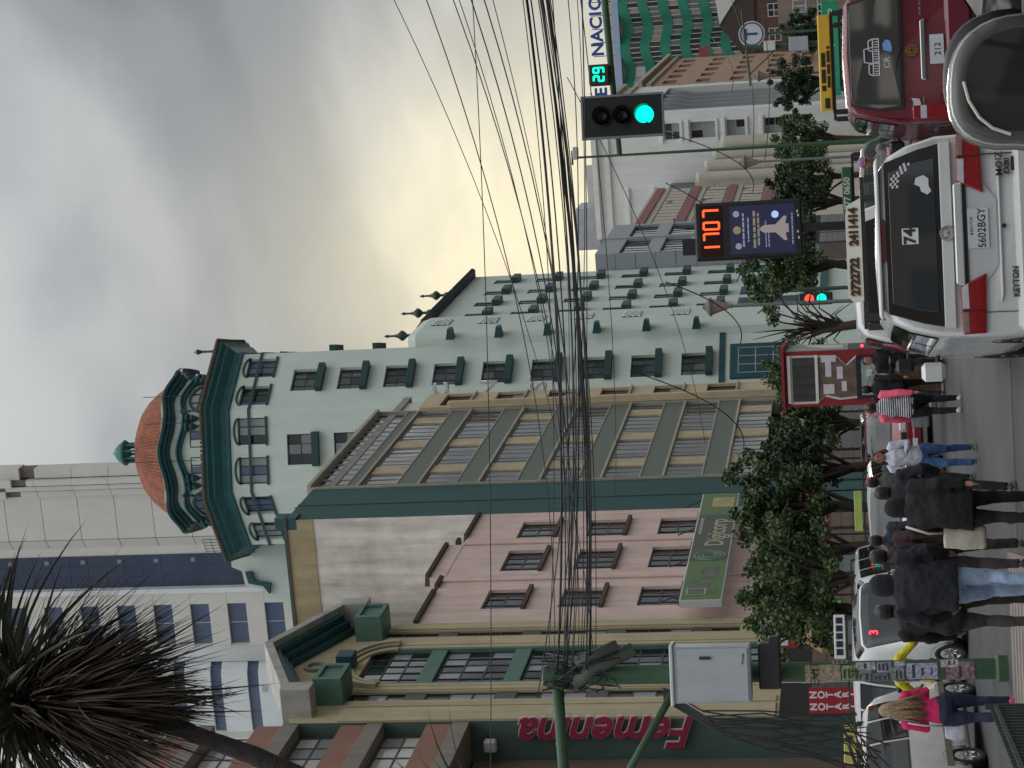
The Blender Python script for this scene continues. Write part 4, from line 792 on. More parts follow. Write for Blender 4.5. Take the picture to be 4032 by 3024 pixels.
def traffic_light():
    Y = 39.0; p = dep(2452, 458, Y); r = thing('traffic_light', 'black traffic light showing green on arm over the road', 'traffic light', (p.x, Y, p.z))
    MB().cbox(-.39, .39, -.05, .02, -.76, .76, .02).ob('backplate', mat('backplate_black', (.012, .012, .013), .6, .1), r)
    rim = MB()
    for x0, x1, z0, z1 in ((-.41, -.37, -.78, .78), (.37, .41, -.78, .78), (-.37, .37, .745, .78), (-.37, .37, -.78, -.745)): rim.box(x0, x1, -.065, .03, z0, z1)
    rim.ob('rim', mat('rim_grey', lin(118, 132, 134), .5, .1), r)
    MB().cbox(-.2, .2, .02, .3, -.6, .6, .03).ob('housing', blackp, r)
    for i, z in enumerate((.37, -.02, -.42)):
        MB().lathe([(.17, -.05), (.17, -.09), (.155, -.09), (.155, -.06), (.0, -.055)], 24, (0, 0, z), False, axis='y').ob('lens', emit('green_signal', (.0, .85, .5), 1.25) if i == 2 else mat('lens_dark', (.008, .007, .007), .25, 0), r, smooth=True)
        v = MB(); n = 16; ang = [R(-25)+R(230)*j/n for j in range(n+1)]
        v.loft([[(.18*cos(a), y, z+.18*sin(a)) for a in ang] for y in (-.06, -.3)], closed=False); v.ob('visor', blackp, r, fix=False)
    t = thing('countdown_timer', 'square signal timer showing green 29 on traffic light arm', 'countdown', tuple(dep(2358, 294, Y)))
    MB().cbox(-.19, .19, -.04, .2, -.19, .19, .015).ob('housing', blackp, t); g = emit('green_digits', (.0, .9, .45), 1.3)
    def seg(ch, x, z, w, h, y, m, par, th=.035):
        S = {'0': 'abcdef', '1': 'bc', '2': 'abged', '4': 'fgbc', '7': 'abc', '9': 'abcdfg'}[ch]; mb = MB(); q = th/2
        B = dict(a=(-w, w, h-q, h+q), d=(-w, w, -h-q, -h+q), g=(-w, w, -q, q), b=(w-q, w+q, 0, h), c=(w-q, w+q, -h, 0), f=(-w-q, -w+q, 0, h), e=(-w-q, -w+q, -h, 0))
        for s in S: x0, x1, z0, z1 = B[s]; mb.box(x+x0, x+x1, y-.006, y, z+z0, z+z1)
        return mb.ob('digit', m, par)
    for ch, x in (('2', -.08), ('9', .075)): seg(ch, x, 0, .045, .095, -.045, g, t)
    # arm and mast (mast stands outside the frame, on the right kerb)
    a = thing('signal_mast', 'green mast arm reaching over the road to carry the traffic light', 'pole', (8.6, Y+.35, 0))
    e = dep(2440, 612, Y+.25); f = dep(2380, 0, Y+.25)
    MB().lathe([(.2, 0), (.2, .5), (.13, .7), (.11, f.z+.3)], 14).ob('mast', dkgreen, a); MB().tube([(e.x-8.6, -.1, e.z), (f.x-8.6, -.1, f.z), (0, 0, f.z+.12)], [.05, .07, .09], 10).ob('arm', dkgreen, a, smooth=True)
    MB().tube([(p.x-8.6+.1, -.25, p.z+.1), (p.x-8.6+.3, -.3, p.z+.5), (p.x-8.6+.5, -.12, p.z+.62)], .014, 5).ob('feed_cable', blackp, a)
    # slim post with a small camera further back
    q = dep(2250, 622, 58); s = thing('camera_post', 'slim green post with small camera left of the traffic light', 'pole', (q.x, 58, 0))
    MB().lathe([(.08, 0), (.08, 1), (.05, 3.2), (.03, q.z)], 10).ob('shaft', dkgreen, s); MB().cbox(-.05, .3, -.06, .06, q.z-.2, q.z-.04, .02).ob('camera', mat('camera_grey', (.5, .5, .5), .5, .1), s); MB().box(-.2, .2, -.03, .03, q.z-.05, q.z).ob('cross_bar', dkgreen, s)
    # small pedestrian signal in the middle distance
    q = dep(3215, 1175, 66); s = thing('pedestrian_signal', 'small distant signal with red and green lights by the lantern lamp', 'traffic light', (q.x+.3, 66, 0))
    MB().tube([(0, 0, 0), (0, 0, q.z+.6)], .06, 8).ob('post', dkgreen, s); MB().cbox(-.5, -.12, -.1, .1, q.z-.5, q.z+.55, .03).ob('housing', blackp, s)
    for dz, m in ((.22, emit('red_signal', (1, .06, .04), 1.2)), (-.16, MATS['green_signal'])): MB().lathe([(.15, -.11), (.15, -.13), (0, -.14)], 14, (-.31, 0, q.z+dz), False, axis='y').ob('lens', m, s)
    return seg
seg = traffic_light()
def led_board():
    Y = 52.0; A = dep(2731, 795, Y); B = dep(3165, 1010, Y); cx = (dep(2950, 905, Y)).x; z0, z1 = B.z, A.z; W = .72
    r = thing('clock_billboard', 'dark advertising board with red clock digits over blue poster', 'billboard', (cx, Y, 0)); dk = mat('board_black', (.02, .018, .018), .4, .15)
    MB().cbox(-W, W, -.05, .3, z0, z1, .05).ob('casing', dk, r); MB().box(-.1, .1, .05, .25, 0, z0).ob('post', dk, r); MB().box(-.35, .35, -.05, .35, 0, .1).ob('base_plate', dk, r)
    zc = z1-.42; red = emit('red_digits', (1, .07, .015), 1.7); MB().box(-.64, .64, -.056, -.052, zc-.28, zc+.28).ob('clock_face', mat('clock_black', (.02, .004, .004), .2, 0), r)
    for ch, x in (('1', -.47), ('7', -.14), ('0', .14), ('7', .44)): seg(ch, x, zc, .085, .19, -.058, red, r, .05)
    zp = zc-.46; zb = z0+.18
    scr = emit('poster_navy', lin(48, 52, 86), .22); MB().box(-.6, .6, -.058, -.052, zb, zp).ob('poster', scr, r)
    wt = emit('poster_white', (.42, .44, .56), .25); yl = emit('poster_gold', (.4, .34, .22), .25)
    for x0, x1, z, sz, m in ((-.42, .42, zp-.33, .045, wt), (-.3, .3, zp-.45, .035, wt), (-.46, .46, zp-.6, .06, yl), (-.4, .4, zp-.7, .05, yl), (-.45, .2, zp-.88, .026, wt), (-.45, .1, zp-.95, .026, wt), (-.4, .4, zb+.07, .03, wt)): marks(r, x0, x1, z, sz, -.0585, m)
    for x, z, q, m in ((0, zp-.17, .1, yl), (-.4, zp-.2, .08, wt), (.4, zp-.16, .08, wt), (.35, zp-1.12, .09, emit('poster_blue', (.4, .5, .9), .6))): MB().lathe([(q, -.06), (q, -.063), (0, -.0635)], 18, (x, 0, z), False, axis='y').ob('emblem', m, r)
    sh = [(0, 0), (.09, -.12), (.1, -.42), (.3, -.62), (.3, -.7), (.12, -.66), (.1, -.74), (-.1, -.74), (-.12, -.66), (-.3, -.7), (-.3, -.62), (-.1, -.42), (-.09, -.12)]
    MB().prism([(x, zb+.9+z) for x, z in sh], -.064, -.0585).ob('spacecraft_picture', emit('poster_cream', (.46, .4, .38), .28), r)
    for x, z in ((.4, z0+.12), (.3, z0+.1), (-.1, z0+.12), (-.25, z0+.1)): MB().box(x-.03, x+.03, -.056, -.051, z-.02, z+.02).ob('sticker', white_m, r)
    MB().box(-.55, -.15, .0, .2, z1, z1+.32).ob('speaker', dk, r); MB().tube([(.1, .1, z1), (.15, .1, z1+.5), (.4, .1, z1+.52)], .02, 5).ob('bracket', dk, r)
led_board()
def kiosk():
    Y = 43.0; fl = dep(3080, 1606, Y); fr_ = dep(3080, 1387, Y); W = fr_.x-fl.x; h = dep(3090, 1500, Y).z
    r = thing('news_kiosk', 'tall red kiosk with pale mural front and barred window', 'kiosk', (fl.x, Y, 0), R(-3)); red = mat('kiosk_red', lin(142, 34, 40), .6, .15, 2, stain=.15); D_ = 3.2
    MB().box(0, W, 0, D_, .0, h).ob('body', red, r, bevel=.02)
    brick = mat('mural_brown', lin(112, 92, 78), .8, .35, 5, tint=(.08, .06, .05)); pale = mat('mural_outline', lin(206, 200, 205), .7, .12, 5)
    out = [(.08, .02), (W-.08, .02), (W-.1, 1.25), (W-.2, 1.5), (W-.12, 1.75), (W-.3, 1.95), (W-.1, 2.15), (W-.08, h-.12), (.06, h-.12), (.06, h-.65), (.2, h-.8), (.12, h-1.1), (.16, 1.6), (.05, 1.2)]
    MB().prism(out, -.012, -.002).ob('mural_outline', pale, r); c = (W/2, h/2); MB().prism([(c[0]+(x-c[0])*.9, c[1]+(z-c[1])*.965) for x, z in out], -.02, -.013).ob('mural', brick, r)
    MB().box(.13, W-.13, -.03, -.021, h-.62, h-.16).ob('barred_window', mat('window_void', (.05, .045, .04), .5, .3, 6), r)
    for i in range(4): MB().box(.2+.2*i, .24+.2*i, -.045, -.031, h-.6, h-.18).ob('bar', dk_metal, r)
    for z in (h-.12, h-.68): MB().box(.08, W-.08, -.05, -.022, z, z+.06).ob('frame_bar', white_m, r)
    for i, (x, z, a, b) in enumerate(((.25, h-1.0, .2, .22), (.6, h-.95, .3, .12), (.55, h-1.18, .25, .12), (.9, h-1.05, .14, .3), (.3, h-1.25, .2, .1))): MB().box(x, min(W-.1, x+a), -.026, -.0205, z, z+b).ob('glyph', pale, r)
    MB().box(.13, W-.13, -.035, -.021, 1.0, h-1.45).ob('notice_frame', mat('notice_black', (.02, .02, .022), .4, .1), r)
    MB().box(.2, W-.24, -.042, -.036, 1.1, h-1.55).ob('notice_board', mat('notice_collage', lin(96, 118, 112), .6, .5, 9, tint=(.5, .5, .5)), r)
    for i in range(12): x, z = rnd.uniform(.24, W-.45), rnd.uniform(1.15, h-1.75); MB().box(x, x+rnd.uniform(.08, .16), -.046, -.0425, z, z+rnd.uniform(.06, .16)).ob('notice', mat('notice_%d' % (i % 4), [(.6, .6, .58), (.3, .36, .34), (.5, .3, .3), (.65, .62, .5)][i % 4], .7, .2, 8), r)
    for k in range(9):
        for j in range(4): x = .16+.24*j+(.12 if k % 2 else 0); MB().box(x, min(W-.14, x+.22), -.03, -.0215, .1+.1*k, .185+.1*k).ob('mural_brick', mat('mural_brick', lin(120, 96, 80), .8, .25, 6), r)
    # painted flank
    f = Fr((W, 0), (W, D_)); sd = MB(); MB().quad(f.P(.02, .004, 1.9), f.P(D_-.02, .004, 1.9), f.P(D_-.02, .004, h-.02), f.P(.02, .004, h-.02)).ob('flank_mural', mat('flank_paint', lin(110, 124, 118), .7, .4, 1.4, tint=(.5, .5, .48)), r, fix=False)
    MB().add([f.P(a, .008, z) for a, z in ((.9, 2.0), (2.3, 2.0), (2.9, 2.8), (1.9, 2.75), (1.0, 2.35))], [(0, 1, 2, 3, 4)]).ob('graffiti', white_m, r, fix=False)
    MB().quad(f.P(.02, .005, .02), f.P(D_-.02, .005, .02), f.P(D_-.02, .005, 1.88), f.P(.02, .005, 1.88)).ob('flank_lower', mat('flank_dark', (.05, .05, .05), .5, .3, 2), r, fix=False)
    for i in range(7): f.box(MB(), .8+.2*i, .95+.2*i, .006, .012, 1.58, 1.64).ob('led_mark', emit('led_red', (1, .04, .06), 2.0), r)
    MB().prism([(-.1, h), (W+.1, h), (W+.1, h+.06), (-.1, h+.06)], -.1, D_+.1).ob('roof', red, r)
kiosk()
def fence():
    r = thing('metal_fence', 'dark green barred metal fence at the pavement corner', 'fence', (-2.46, 15.3, 0), R(90)); m = mat('fence_green', lin(44, 58, 48), .5, .2, 3)
    for z in (.12, .84): MB().box(-3.2, .0, -.02, .02, z, z+.03).ob('rail', m, r)
    for i in range(27): x = -3.15+.12*i; MB().box(x-.012, x+.012, -.012, .012, .02, .9).ob('bar', m, r)
    for x in (-3.2, .05): MB().box(x-.018, x+.018, -.018, .018, 0, .93).ob('post', m, r)
fence()
# ================================================================== crossing, median, signs and awnings
def surface():
    wh = mat('road_paint', (.42, .41, .39), .7, .3, 3); rd = mat('red_pavers', lin(112, 98, 92), .8, .2, 3)
    # brick-coloured crossing band
    base = struct(MB().quad((-14, 20.2, .0085), (-1.9, 20.2, .0085), (-2.3, 26.2, .0085), (-14, 26.2, .0085)).ob('brick_crossing', rd))
    for i in range(12): struct(MB().box(-14, -2.4, 20.4+.48*i, 20.56+.48*i, .009, .015).ob('paver_course', mat('paver_pale', lin(138, 130, 122), .8, .15, 4)))
    struct(MB().prism([(-40, -6), (-2.2, -6), (-2.2, 15), (-4.2, 18.5), (-40, 18.5)], 0, .13, plane='xy').ob('near_pavement', MATS['paving'], bevel=.03))
    p = [s2w(x, y) for x, y in ((-11.2, 46), (-8.6, 46), (-8.6, 300), (-11.2, 300))]; struct(MB().loft([[(v.x, v.y, 0) for v in p], [(v.x, v.y, .15) for v in p]], True, True).ob('median', MATS['paving'], bevel=.03))
surface()
def awnings():
    red = mat('awning_red', lin(132, 38, 44), .8, .2, 2); tan = mat('awning_tan', lin(146, 118, 80), .8, .2, 2); grn = mat('awning_green', lin(70, 100, 86), .8, .2, 2)
    spec = [(3170, 2080, 62, red, 'red sloping awning over shopfront behind parked white vans', 3.0), (3190, 2290, 60, tan, 'tan awning with small bulbs over shopfront behind the minibus', 4.2), (3165, 1800, 72, grn, 'green umbrella awning behind the striped pedestrian', 2.6), (3170, 1960, 66, mat('awning_crimson', lin(150, 46, 50), .8, .15), 'crimson awning beside the green stall', 2.6), (3180, 1890, 70, grn, 'green stall awning between two crimson ones', 2.2)]
    for px, py, Y, m, lab, w_ in spec:
        p = dep(px, py, Y); r = thing('awning', lab, 'awning', (p.x, Y, 0), -TH*.5)
        mb = MB(); mb.loft([[(-w_/2, 0, p.z-.25), (w_/2, 0, p.z-.25), (w_/2, 0, p.z-.5), (-w_/2, 0, p.z-.5)], [(-w_/2, .02, p.z-.25), (w_/2, .02, p.z-.25), (w_/2, .02, p.z-.5), (-w_/2, .02, p.z-.5)]], True, True); mb.loft([[(-w_/2, 0, p.z-.25), (w_/2, 0, p.z-.25)], [(-w_/2, 1.6, p.z+.35), (w_/2, 1.6, p.z+.35)]], closed=False); mb.ob('canopy', m, r, fix=False)
        for x in (-w_/2+.1, w_/2-.1): MB().tube([(x, .05, 0), (x, .05, p.z-.3)], .03, 6).ob('leg', dk_metal, r)
        MB().box(-w_/2+.2, w_/2-.2, .5, 1.4, 0, 1.0).ob('counter', street_shop[1], r)
        for i in range(4): MB().box(-w_/2+.3+.5*i, -w_/2+.6+.5*i, .55, .9, 1.0, 1.0+rnd.uniform(.15, .5)).ob('goods', mat('goods_%d' % i, [(.35, .05, .05), (.5, .45, .3), (.1, .2, .3), (.5, .5, .5)][i], .6, .3, 6), r)
    # hanging shop signs
    for px, py, Y, w_, h_, bg, fg, n, lab in ((3250, 2392, 60, .5, 1.0, (50, 110, 60), (150, 200, 130), 5, 'green lit shop sign above the minibus'), (3220, 2110, 70, 1.6, .8, (120, 40, 40), (200, 180, 170), 2, 'dark red shop board under the trees'), (3120, 2500, 64, .8, 1.0, (150, 40, 44), (220, 220, 220), 2, 'red shop panel behind the white minibus')):
        p = dep(px, py, Y); r = thing('shop_board', lab, 'sign', (p.x, Y, p.z)); MB().box(-w_/2, w_/2, 0, .08, -h_/2, h_/2).ob('panel', mat('board_%d' % px, lin(*bg), .5, .1), r)
        for i in range(n): marks(r, -w_*.4, w_*.4, h_/2-h_*(i+.5)/n, h_/n*.45, -.001, mat('fg_%d' % px, lin(*fg), .5, 0), dd=-.006)
        MB().tube([(w_/2+.1, .04, -p.z), (w_/2+.1, .04, h_/2+.2)], .03, 6).ob('post', dk_metal, r)
    p = dep(3300, 2776, 44); r = thing('notary_sign', 'red vertical sign reading NOTARIA in white letters by white pipes', 'sign', (p.x, 44, p.z)); MB().box(-.17, .36, 0, .1, -.62, .6).ob('panel', mat('notary_red', lin(150, 28, 40), .5, .1), r)
    for x in (-.03, .22):
        for i, ch in enumerate('NOTARIA'): text('letter', ch, .2, mat('notary_white', lin(222, 205, 205), .5, 0), r, (x, -.008, .5-.168*i), ext=.004, bold=.008)
    for x in (.5, .62): MB().tube([(x, .1, -p.z), (x, .1, 2.2)], .035, 8).ob('pipe', white_m, r)
    # round sign and far utility pole with cabinet
    p = dep(2960, 135, 120); r = thing('round_sign', 'round white sign with a T on a far pole', 'sign', tuple(p)); MB().lathe([(.75, 0), (.75, -.1), (0, -.1)], 28, (0, 0, 0), axis='y').ob('disc', mat('disc_white', (.66, .66, .68), .5, .1), r); MB().lathe([(.6, -.11), (.68, -.11), (.68, -.12), (.6, -.12), (.6, -.11)], 28, (0, 0, 0), False, axis='y').ob('ring', mat('disc_blue', lin(70, 80, 110), .5, 0), r); text('letter', 'T', 1.0, MATS['disc_blue'], r, (0, -.12, 0), ext=.005, bold=.02); MB().tube([(0, .1, -p.z), (0, .1, .5)], .08, 6).ob('post', dkgreen, r)
    p = dep(3145, 175, 110); r = thing('far_utility_pole', 'far green pole carrying two grey boxes behind the red van', 'pole', (p.x, 110, 0)); MB().tube([(0, 0, 0), (0, 0, p.z+2.9)], [.16, .12], 10).ob('shaft', dkgreen, r); MB().cbox(-.36, .36, -.4, -.1, p.z-.5, p.z+.5, .02).ob('cabinet', MATS['cabinet_white'], r); MB().cbox(-.25, .25, -.35, -.1, p.z+1.2, p.z+1.8, .02).ob('meter_box', white_m, r); MB().tube([(-2, 0, p.z+2.6), (2, 0, p.z+2.9)], .06, 6).ob('cross_arm', dkgreen, r); MB().tube([(0, 0, p.z+1), (-1.4, 0, p.z+2.6)], .04, 6).ob('brace', dkgreen, r)
awnings()
# ================================================================== overhead cables
def cables():
    bl = mat('cable_black', (.03, .03, .031), .6, .1)
    def cable(A, B, sag, rad, lab, grp, n=26):
        A, B = Vector(A), Vector(B); pts = []
        for i in range(n+1): t = i/n; q = A.lerp(B, t); q.z -= 4*sag*t*(1-t); pts.append(q)
        base = pts[0].copy(); o = MB().tube([p-base for p in pts], rad, 6).ob('overhead_cable', bl, None, base, smooth=True); return tag(o, lab, 'cable', grp)
    hub = gnd(3969, 2632); hub = Vector((hub.x, hub.y-.05, 5.55))
    g1 = 'thick bundle of cables across the street'
    for i in range(15):
        y = rnd.gauss(0, 1); e = dep(2105+y*7, 0, 23); far = hub+(e-hub)*1.7; far.z += .9
        a = hub+Vector((rnd.uniform(-.25, .35), rnd.uniform(-.2, .1), max(-.75, min(.35, rnd.gauss(-.05, .22))))); cable(a, far, .62+rnd.uniform(-.12, .12), rnd.choice((.006, .007, .009, .011, .016)), 'black cable in the thick sagging bundle leaving the poster pole', g1)
    g2 = 'fan of thin cables rising from the pole'
    for px, rad in ((1300, .0045), (1490, .006), (1560, .006), (1600, .005), (1640, .007), (1690, .007)):
        e = dep(px, 0, 21); far = hub+(e-hub)*1.35; cable(hub+Vector((rnd.uniform(-.2, .2), 0, rnd.uniform(-.3, .3))), far, .75, rad, 'thin black cable of the fan rising from the poster pole over the road', g2)
    g3 = 'thin cables crossing high over the street'
    for (ax, ay, aY), (bx, by, bY), sag, rad in (((1845, 0, 34), (1925, 3024, 30), .15, .008), ((1920, 0, 34), (2230, 1500, 45), .2, .008), ((2280, 0, 30), (2300, 1800, 60), .1, .012), ((2240, 0, 32), (2190, 2500, 27), .3, .007), ((2165, 0, 32), (2240, 1500, 60), .1, .01), ((2190, 0, 30), (2120, 2600, 26), .4, .008), ((2260, 0, 40), (2420, 1900, 80), .3, .012), ((2330, 560, 60), (2760, 1700, 85), .6, .012)):
        A, B = dep(ax, ay, aY), dep(bx, by, bY); d_ = A-B; cable(A+d_*.15, B-d_*.05, sag, rad, 'single thin cable crossing the street above the rooftops', g3)
    g4 = 'drop cables hanging in front of the far facades'
    for (ax, ay, aY), (bx, by, bY), sag in (((2450, 480, 60), (2960, 760, 70), 1.2), ((2620, 720, 60), (2900, 1110, 60), .9), ((2480, 1460, 55), (2920, 1790, 60), 1.0), ((2620, 1110, 55), (2900, 1380, 58), .8), ((2880, 0, 90), (2960, 640, 80), .4), ((2990, 0, 90), (3010, 640, 80), .3), ((2700, 80, 100), (2880, 360, 90), .8)):
        cable(dep(ax, ay, aY), dep(bx, by, bY), sag, .016, 'grey drop cable hanging loosely in front of the far facades', g4)
cables()
# ================================================================== trees
bark = mat('bark', lin(70, 60, 52), .9, .25, 4, .6, 25); leafm = [mat('leaf_a', lin(62, 82, 44), .55, .3, 9), mat('leaf_b', lin(84, 104, 52), .55, .3, 9), mat('leaf_c', lin(40, 58, 38), .6, .3, 9)]
def tree_meshes(seed, h, w, z0, nclump, nleaf, leaf, mats=(0, 1, 2)):
    q = random.Random(seed); tr = MB(); ends = []
    lean = (q.uniform(-.3, .3), q.uniform(-.3, .3)); tr.tube([(0, 0, 0), (lean[0]*.4, lean[1]*.4, z0*.5), (lean[0], lean[1], z0), (lean[0]*1.2, lean[1]*1.2, z0+(h-z0)*.5)], [.17, .14, .12, .05], 9)
    for i in range(9):
        a = q.uniform(0, 2*pi); rr = q.uniform(.35, .85)*w; zz = z0+(h-z0)*q.uniform(.2, .85); s = (lean[0], lean[1], z0*q.uniform(.75, 1.1)); m = (s[0]+rr*.45*cos(a), s[1]+rr*.45*sin(a), (s[2]+zz)/2+.1); tr.tube([s, m, (s[0]+rr*cos(a), s[1]+rr*sin(a), zz)], [.08, .05, .018], 6)
    cr = MB()
    for i in range(nclump):
        a = q.uniform(0, 2*pi); u = q.uniform(-1, 1); s = (1-u*u)**.5; k = q.uniform(.25, 1.05); c = Vector((lean[0]+w*k*s*cos(a)*q.uniform(.8, 1.15), lean[1]+w*k*s*sin(a), (z0+h)/2+(h-z0)*.5*k*u*q.uniform(.8, 1.1))); R_ = q.uniform(.22, .5)*w*.42
        for j in range(nleaf):
            d = Vector((q.gauss(0, 1), q.gauss(0, 1), q.gauss(0, .8))); d = d.normalized()*(q.random()**.45)*R_; p = c+d
            ax = Vector((q.gauss(0, 1), q.gauss(0, 1), q.gauss(-.3, .7))).normalized(); si = ax.cross(Vector((q.gauss(0, 1), q.gauss(0, 1), q.gauss(0, 1)))).normalized(); L = leaf*q.uniform(.7, 1.3)
            cr.add([p-ax*L*.5, p+si*L*.27, p+ax*L*.5, p-si*L*.27], ((0, 1, 2, 3),), mats[0] if q.random() < .5 else mats[1] if q.random() < .55 else mats[2])
    return tr.mesh('trunk', bark, True), cr.mesh('crown', leafm, False, False)
TM = [tree_meshes(1, 5.4, 1.6, 2.55, 85, 125, .14), tree_meshes(2, 5.0, 1.75, 2.4, 85, 125, .13, (1, 0, 2)), tree_meshes(3, 4.9, 1.4, 2.5, 66, 125, .13, (2, 0, 2))]
def tree(px, py, Y, k, top, lab, wid=1):
    p = dep(px, py, Y); z = dep(top, py, Y).z; s = z/(5.5, 5.1, 5.0)[k]; r = thing('street_tree', lab, 'tree', (p.x, Y, 0), rnd.uniform(0, 6), 'small trees along the median and pavement'); r.scale = (s*wid, s*wid, s)
    link('trunk', TM[k][0], r); link('crown', TM[k][1], r)
for a in ((3200, 2020, 54, 0, 2830, 'bushy dark tree in front of the green sign end'), (3200, 2260, 50, 1, 2905, 'leafy bright green tree above the white minibus'), (3200, 2450, 53, 1, 2930, 'leafy tree beside the steel cabinet pole'), (3200, 1830, 56, 2, 2960, 'dark tree left of the red kiosk'), (3200, 1690, 62, 0, 3000, 'dark tree touching the red kiosk'), (3200, 2140, 60, 2, 2960, 'dark tree behind the two leafy ones'), (3200, 1440, 64, 1, 3010, 'small leafy tree showing over the kiosk roof', .8),
          (3250, 1080, 70, 1, 2905, 'yellow green tree under the clock billboard'), (3260, 790, 74, 2, 2975, 'dark tree right of the clock billboard'), (3260, 560, 92, 0, 3020, 'tree in front of the white classical wall', .9), (3260, 330, 100, 2, 3010, 'tree in front of the tan office building', .9), (3260, 690, 84, 0, 3040, 'low tree between clock billboard and camera post'), (3260, 120, 125, 2, 3060, 'distant tree near the far utility pole')): tree(*a)
def bare_tree():
    p = dep(3200, 1290, 58); r = thing('bare_tree', 'leafless tangled tree behind the red kiosk', 'tree', (p.x, 58, 0)); q = random.Random(5); mb = MB(); mb.tube([(0, 0, 0), (.05, 0, 1.6), (-.1, 0, 2.9)], [.16, .13, .1], 8).ob('trunk', bark, r, smooth=True)
    for i in range(46):
        a = q.uniform(0, 2*pi); rr = q.uniform(.4, 1.5); s = (q.uniform(-.1, .1), 0, q.uniform(1.9, 2.9)); z = s[2]+q.uniform(-.4, 2.0); MB().tube([s, (rr*.5*cos(a), rr*.5*sin(a), (s[2]+z)/2+.35), (rr*cos(a), rr*sin(a), z)], [.035, .02, .007], 5).ob('branch', bark, r)
bare_tree()
def spiky_palm():
    Y = 13.0; c = dep(70, 2755, Y); r = thing('dracaena_palm', 'dark spiky palm with shaggy dead leaves on slanting trunk', 'palm tree', (c.x-2.6, Y, 0)); o = Vector((c.x-2.6, Y, 0))
    T = [dep(x, y, Y)-o for x, y in ((420, 2755), (620, 2830), (800, 2905), (1000, 2975), (1180, 3060))]; T += [Vector((-.35, 0, 2.2)), Vector((0, 0, 0))]
    tr = MB().tube([c-o+Vector((.05, 0, -.05))]+T, [.05, .06, .057, .058, .064, .072, .12, .16], 12); tr.ob('trunk', mat('palm_bark', (.05, .045, .04), .95, .3, 12, .8, 30), r, smooth=True)
    green = mat('palm_green', lin(78, 86, 64), .5, .25, 3); olive = mat('palm_olive', lin(112, 108, 82), .55, .25, 3); dead = mat('palm_dead', lin(72, 62, 50), .85, .3, 5)
    def blade(L, w_, droop, n=7):
        mb = MB(); rows = []
        for i in range(n+1): t = i/n; ww = w_*(1-t)**.8*(.6+.4*min(1, t*5)); rows.append([(L*t, -ww, -droop*t*t*L+ww*.5), (L*t, 0, -droop*t*t*L), (L*t, ww, -droop*t*t*L+ww*.5)])
        return mb.loft(rows, closed=False)
    gm = [[blade(L, w_, d).mesh('leaf', m, True, False) for m in (green, olive)] for L, w_, d in ((1.0, .034, .3), (1.1, .038, .45), (.85, .032, .18))]; q = random.Random(3); cc = c-o
    for i in range(285):
        me = gm[q.randrange(3)][0 if q.random() < .7 else 1]; az = q.uniform(0, 2*pi); el = R(q.choice((q.uniform(20, 85), q.uniform(-30, 50)))); l = link('leaf', me, r, cc+Vector((q.gauss(0, .07), q.gauss(0, .07), q.gauss(0, .07)))); l.rotation_euler = (q.uniform(-.5, .5), -el, az)
    dm = [blade(L, w_, d).mesh('dead_leaf', dead, True, False) for L, w_, d in ((.95, .018, .4), (.8, .016, .7), (1.05, .015, .25))]
    for i in range(290): 
        t = q.random(); base = cc.lerp(T[0], t*.9); el = R(q.uniform(-85, -8)); l = link('dead_leaf', dm[q.randrange(3)], r, base+Vector((q.gauss(0, .04), q.gauss(0, .04), 0))); l.rotation_euler = (q.uniform(-.6, .6), -el, q.uniform(0, 2*pi)); s = q.uniform(.6, 1.15); l.scale = (s, s, s)
    th = MB()
    for i in range(1500):
        t = q.random(); base = cc.lerp(T[0], t*.75); az = q.uniform(0, 2*pi); el = R(q.gauss(-38, 24)); L = q.uniform(.45, .95); d = Vector((cos(az)*cos(el), sin(az)*cos(el), sin(el))); s_ = d.cross(Vector((0, 0, 1))).normalized()*q.uniform(.006, .013); m_ = base+d*L*.5; e = base+d*L+Vector((0, 0, -.25*L)); th.add([base-s_, base+s_, m_+s_, m_-s_, e], ((0, 1, 2, 3), (3, 2, 4)))
    o_ = th.ob('dead_thatch', dead, r, fix=False); o_['kind'] = 'stuff'
    # grassy tips of a second plant at the frame edge
    p = dep(1500, 2990, 11.5); g = thing('spiky_shrub', 'thin spiky leaf tips poking up beside the brown building', 'plant', (p.x-.35, 11.5, 0)); MB().tube([(0, 0, 0), (0, 0, p.z-.6)], [.06, .05], 8).ob('stem', bark, g)
    for i in range(40): l = link('leaf', gm[q.randrange(3)][0], g, (0, 0, p.z-.65)); l.rotation_euler = (q.uniform(-.5, .5), -R(q.uniform(25, 88)), q.uniform(0, 2*pi)); s = q.uniform(.55, .85); l.scale = (s, s*.6, s)
spiky_palm()
# ================================================================== vehicles (local frame: rear bumper at y=0, nose at y=L, x to the right)
chrome = mat('chrome', (.7, .7, .72), .12, .05, metal=1); tyre_m = mat('tyre', (.018, .018, .018), .85, .2, 8); trim = mat('black_trim', (.02, .02, .021), .45, .1)
car_glass = mat('car_glass', (.014, .016, .018), .04, 0, spec=.7); red_lens = mat('red_lens', (.30, .008, .011), .12, .3, 40, coat=.8); clear_lens = mat('clear_lens', (.62, .6, .66), .15, .1, 20, coat=.8); amber = mat('amber_lens', (.7, .25, .04), .2, .1)
plate_m = mat('plate_white', (.68, .7, .74), .4, .05); plate_t = mat('plate_blue', lin(30, 36, 62), .5, 0)
def paint(name, col, rough=.28): return mat(name, col, rough, .03, 3, coat=.6)
white_p = paint('white_paint', (.70, .705, .70)); white_d = mat('dusty_white_paint', (.62, .62, .60), .38, .08, 2.5, coat=.3, stain=.1)
NS = 17
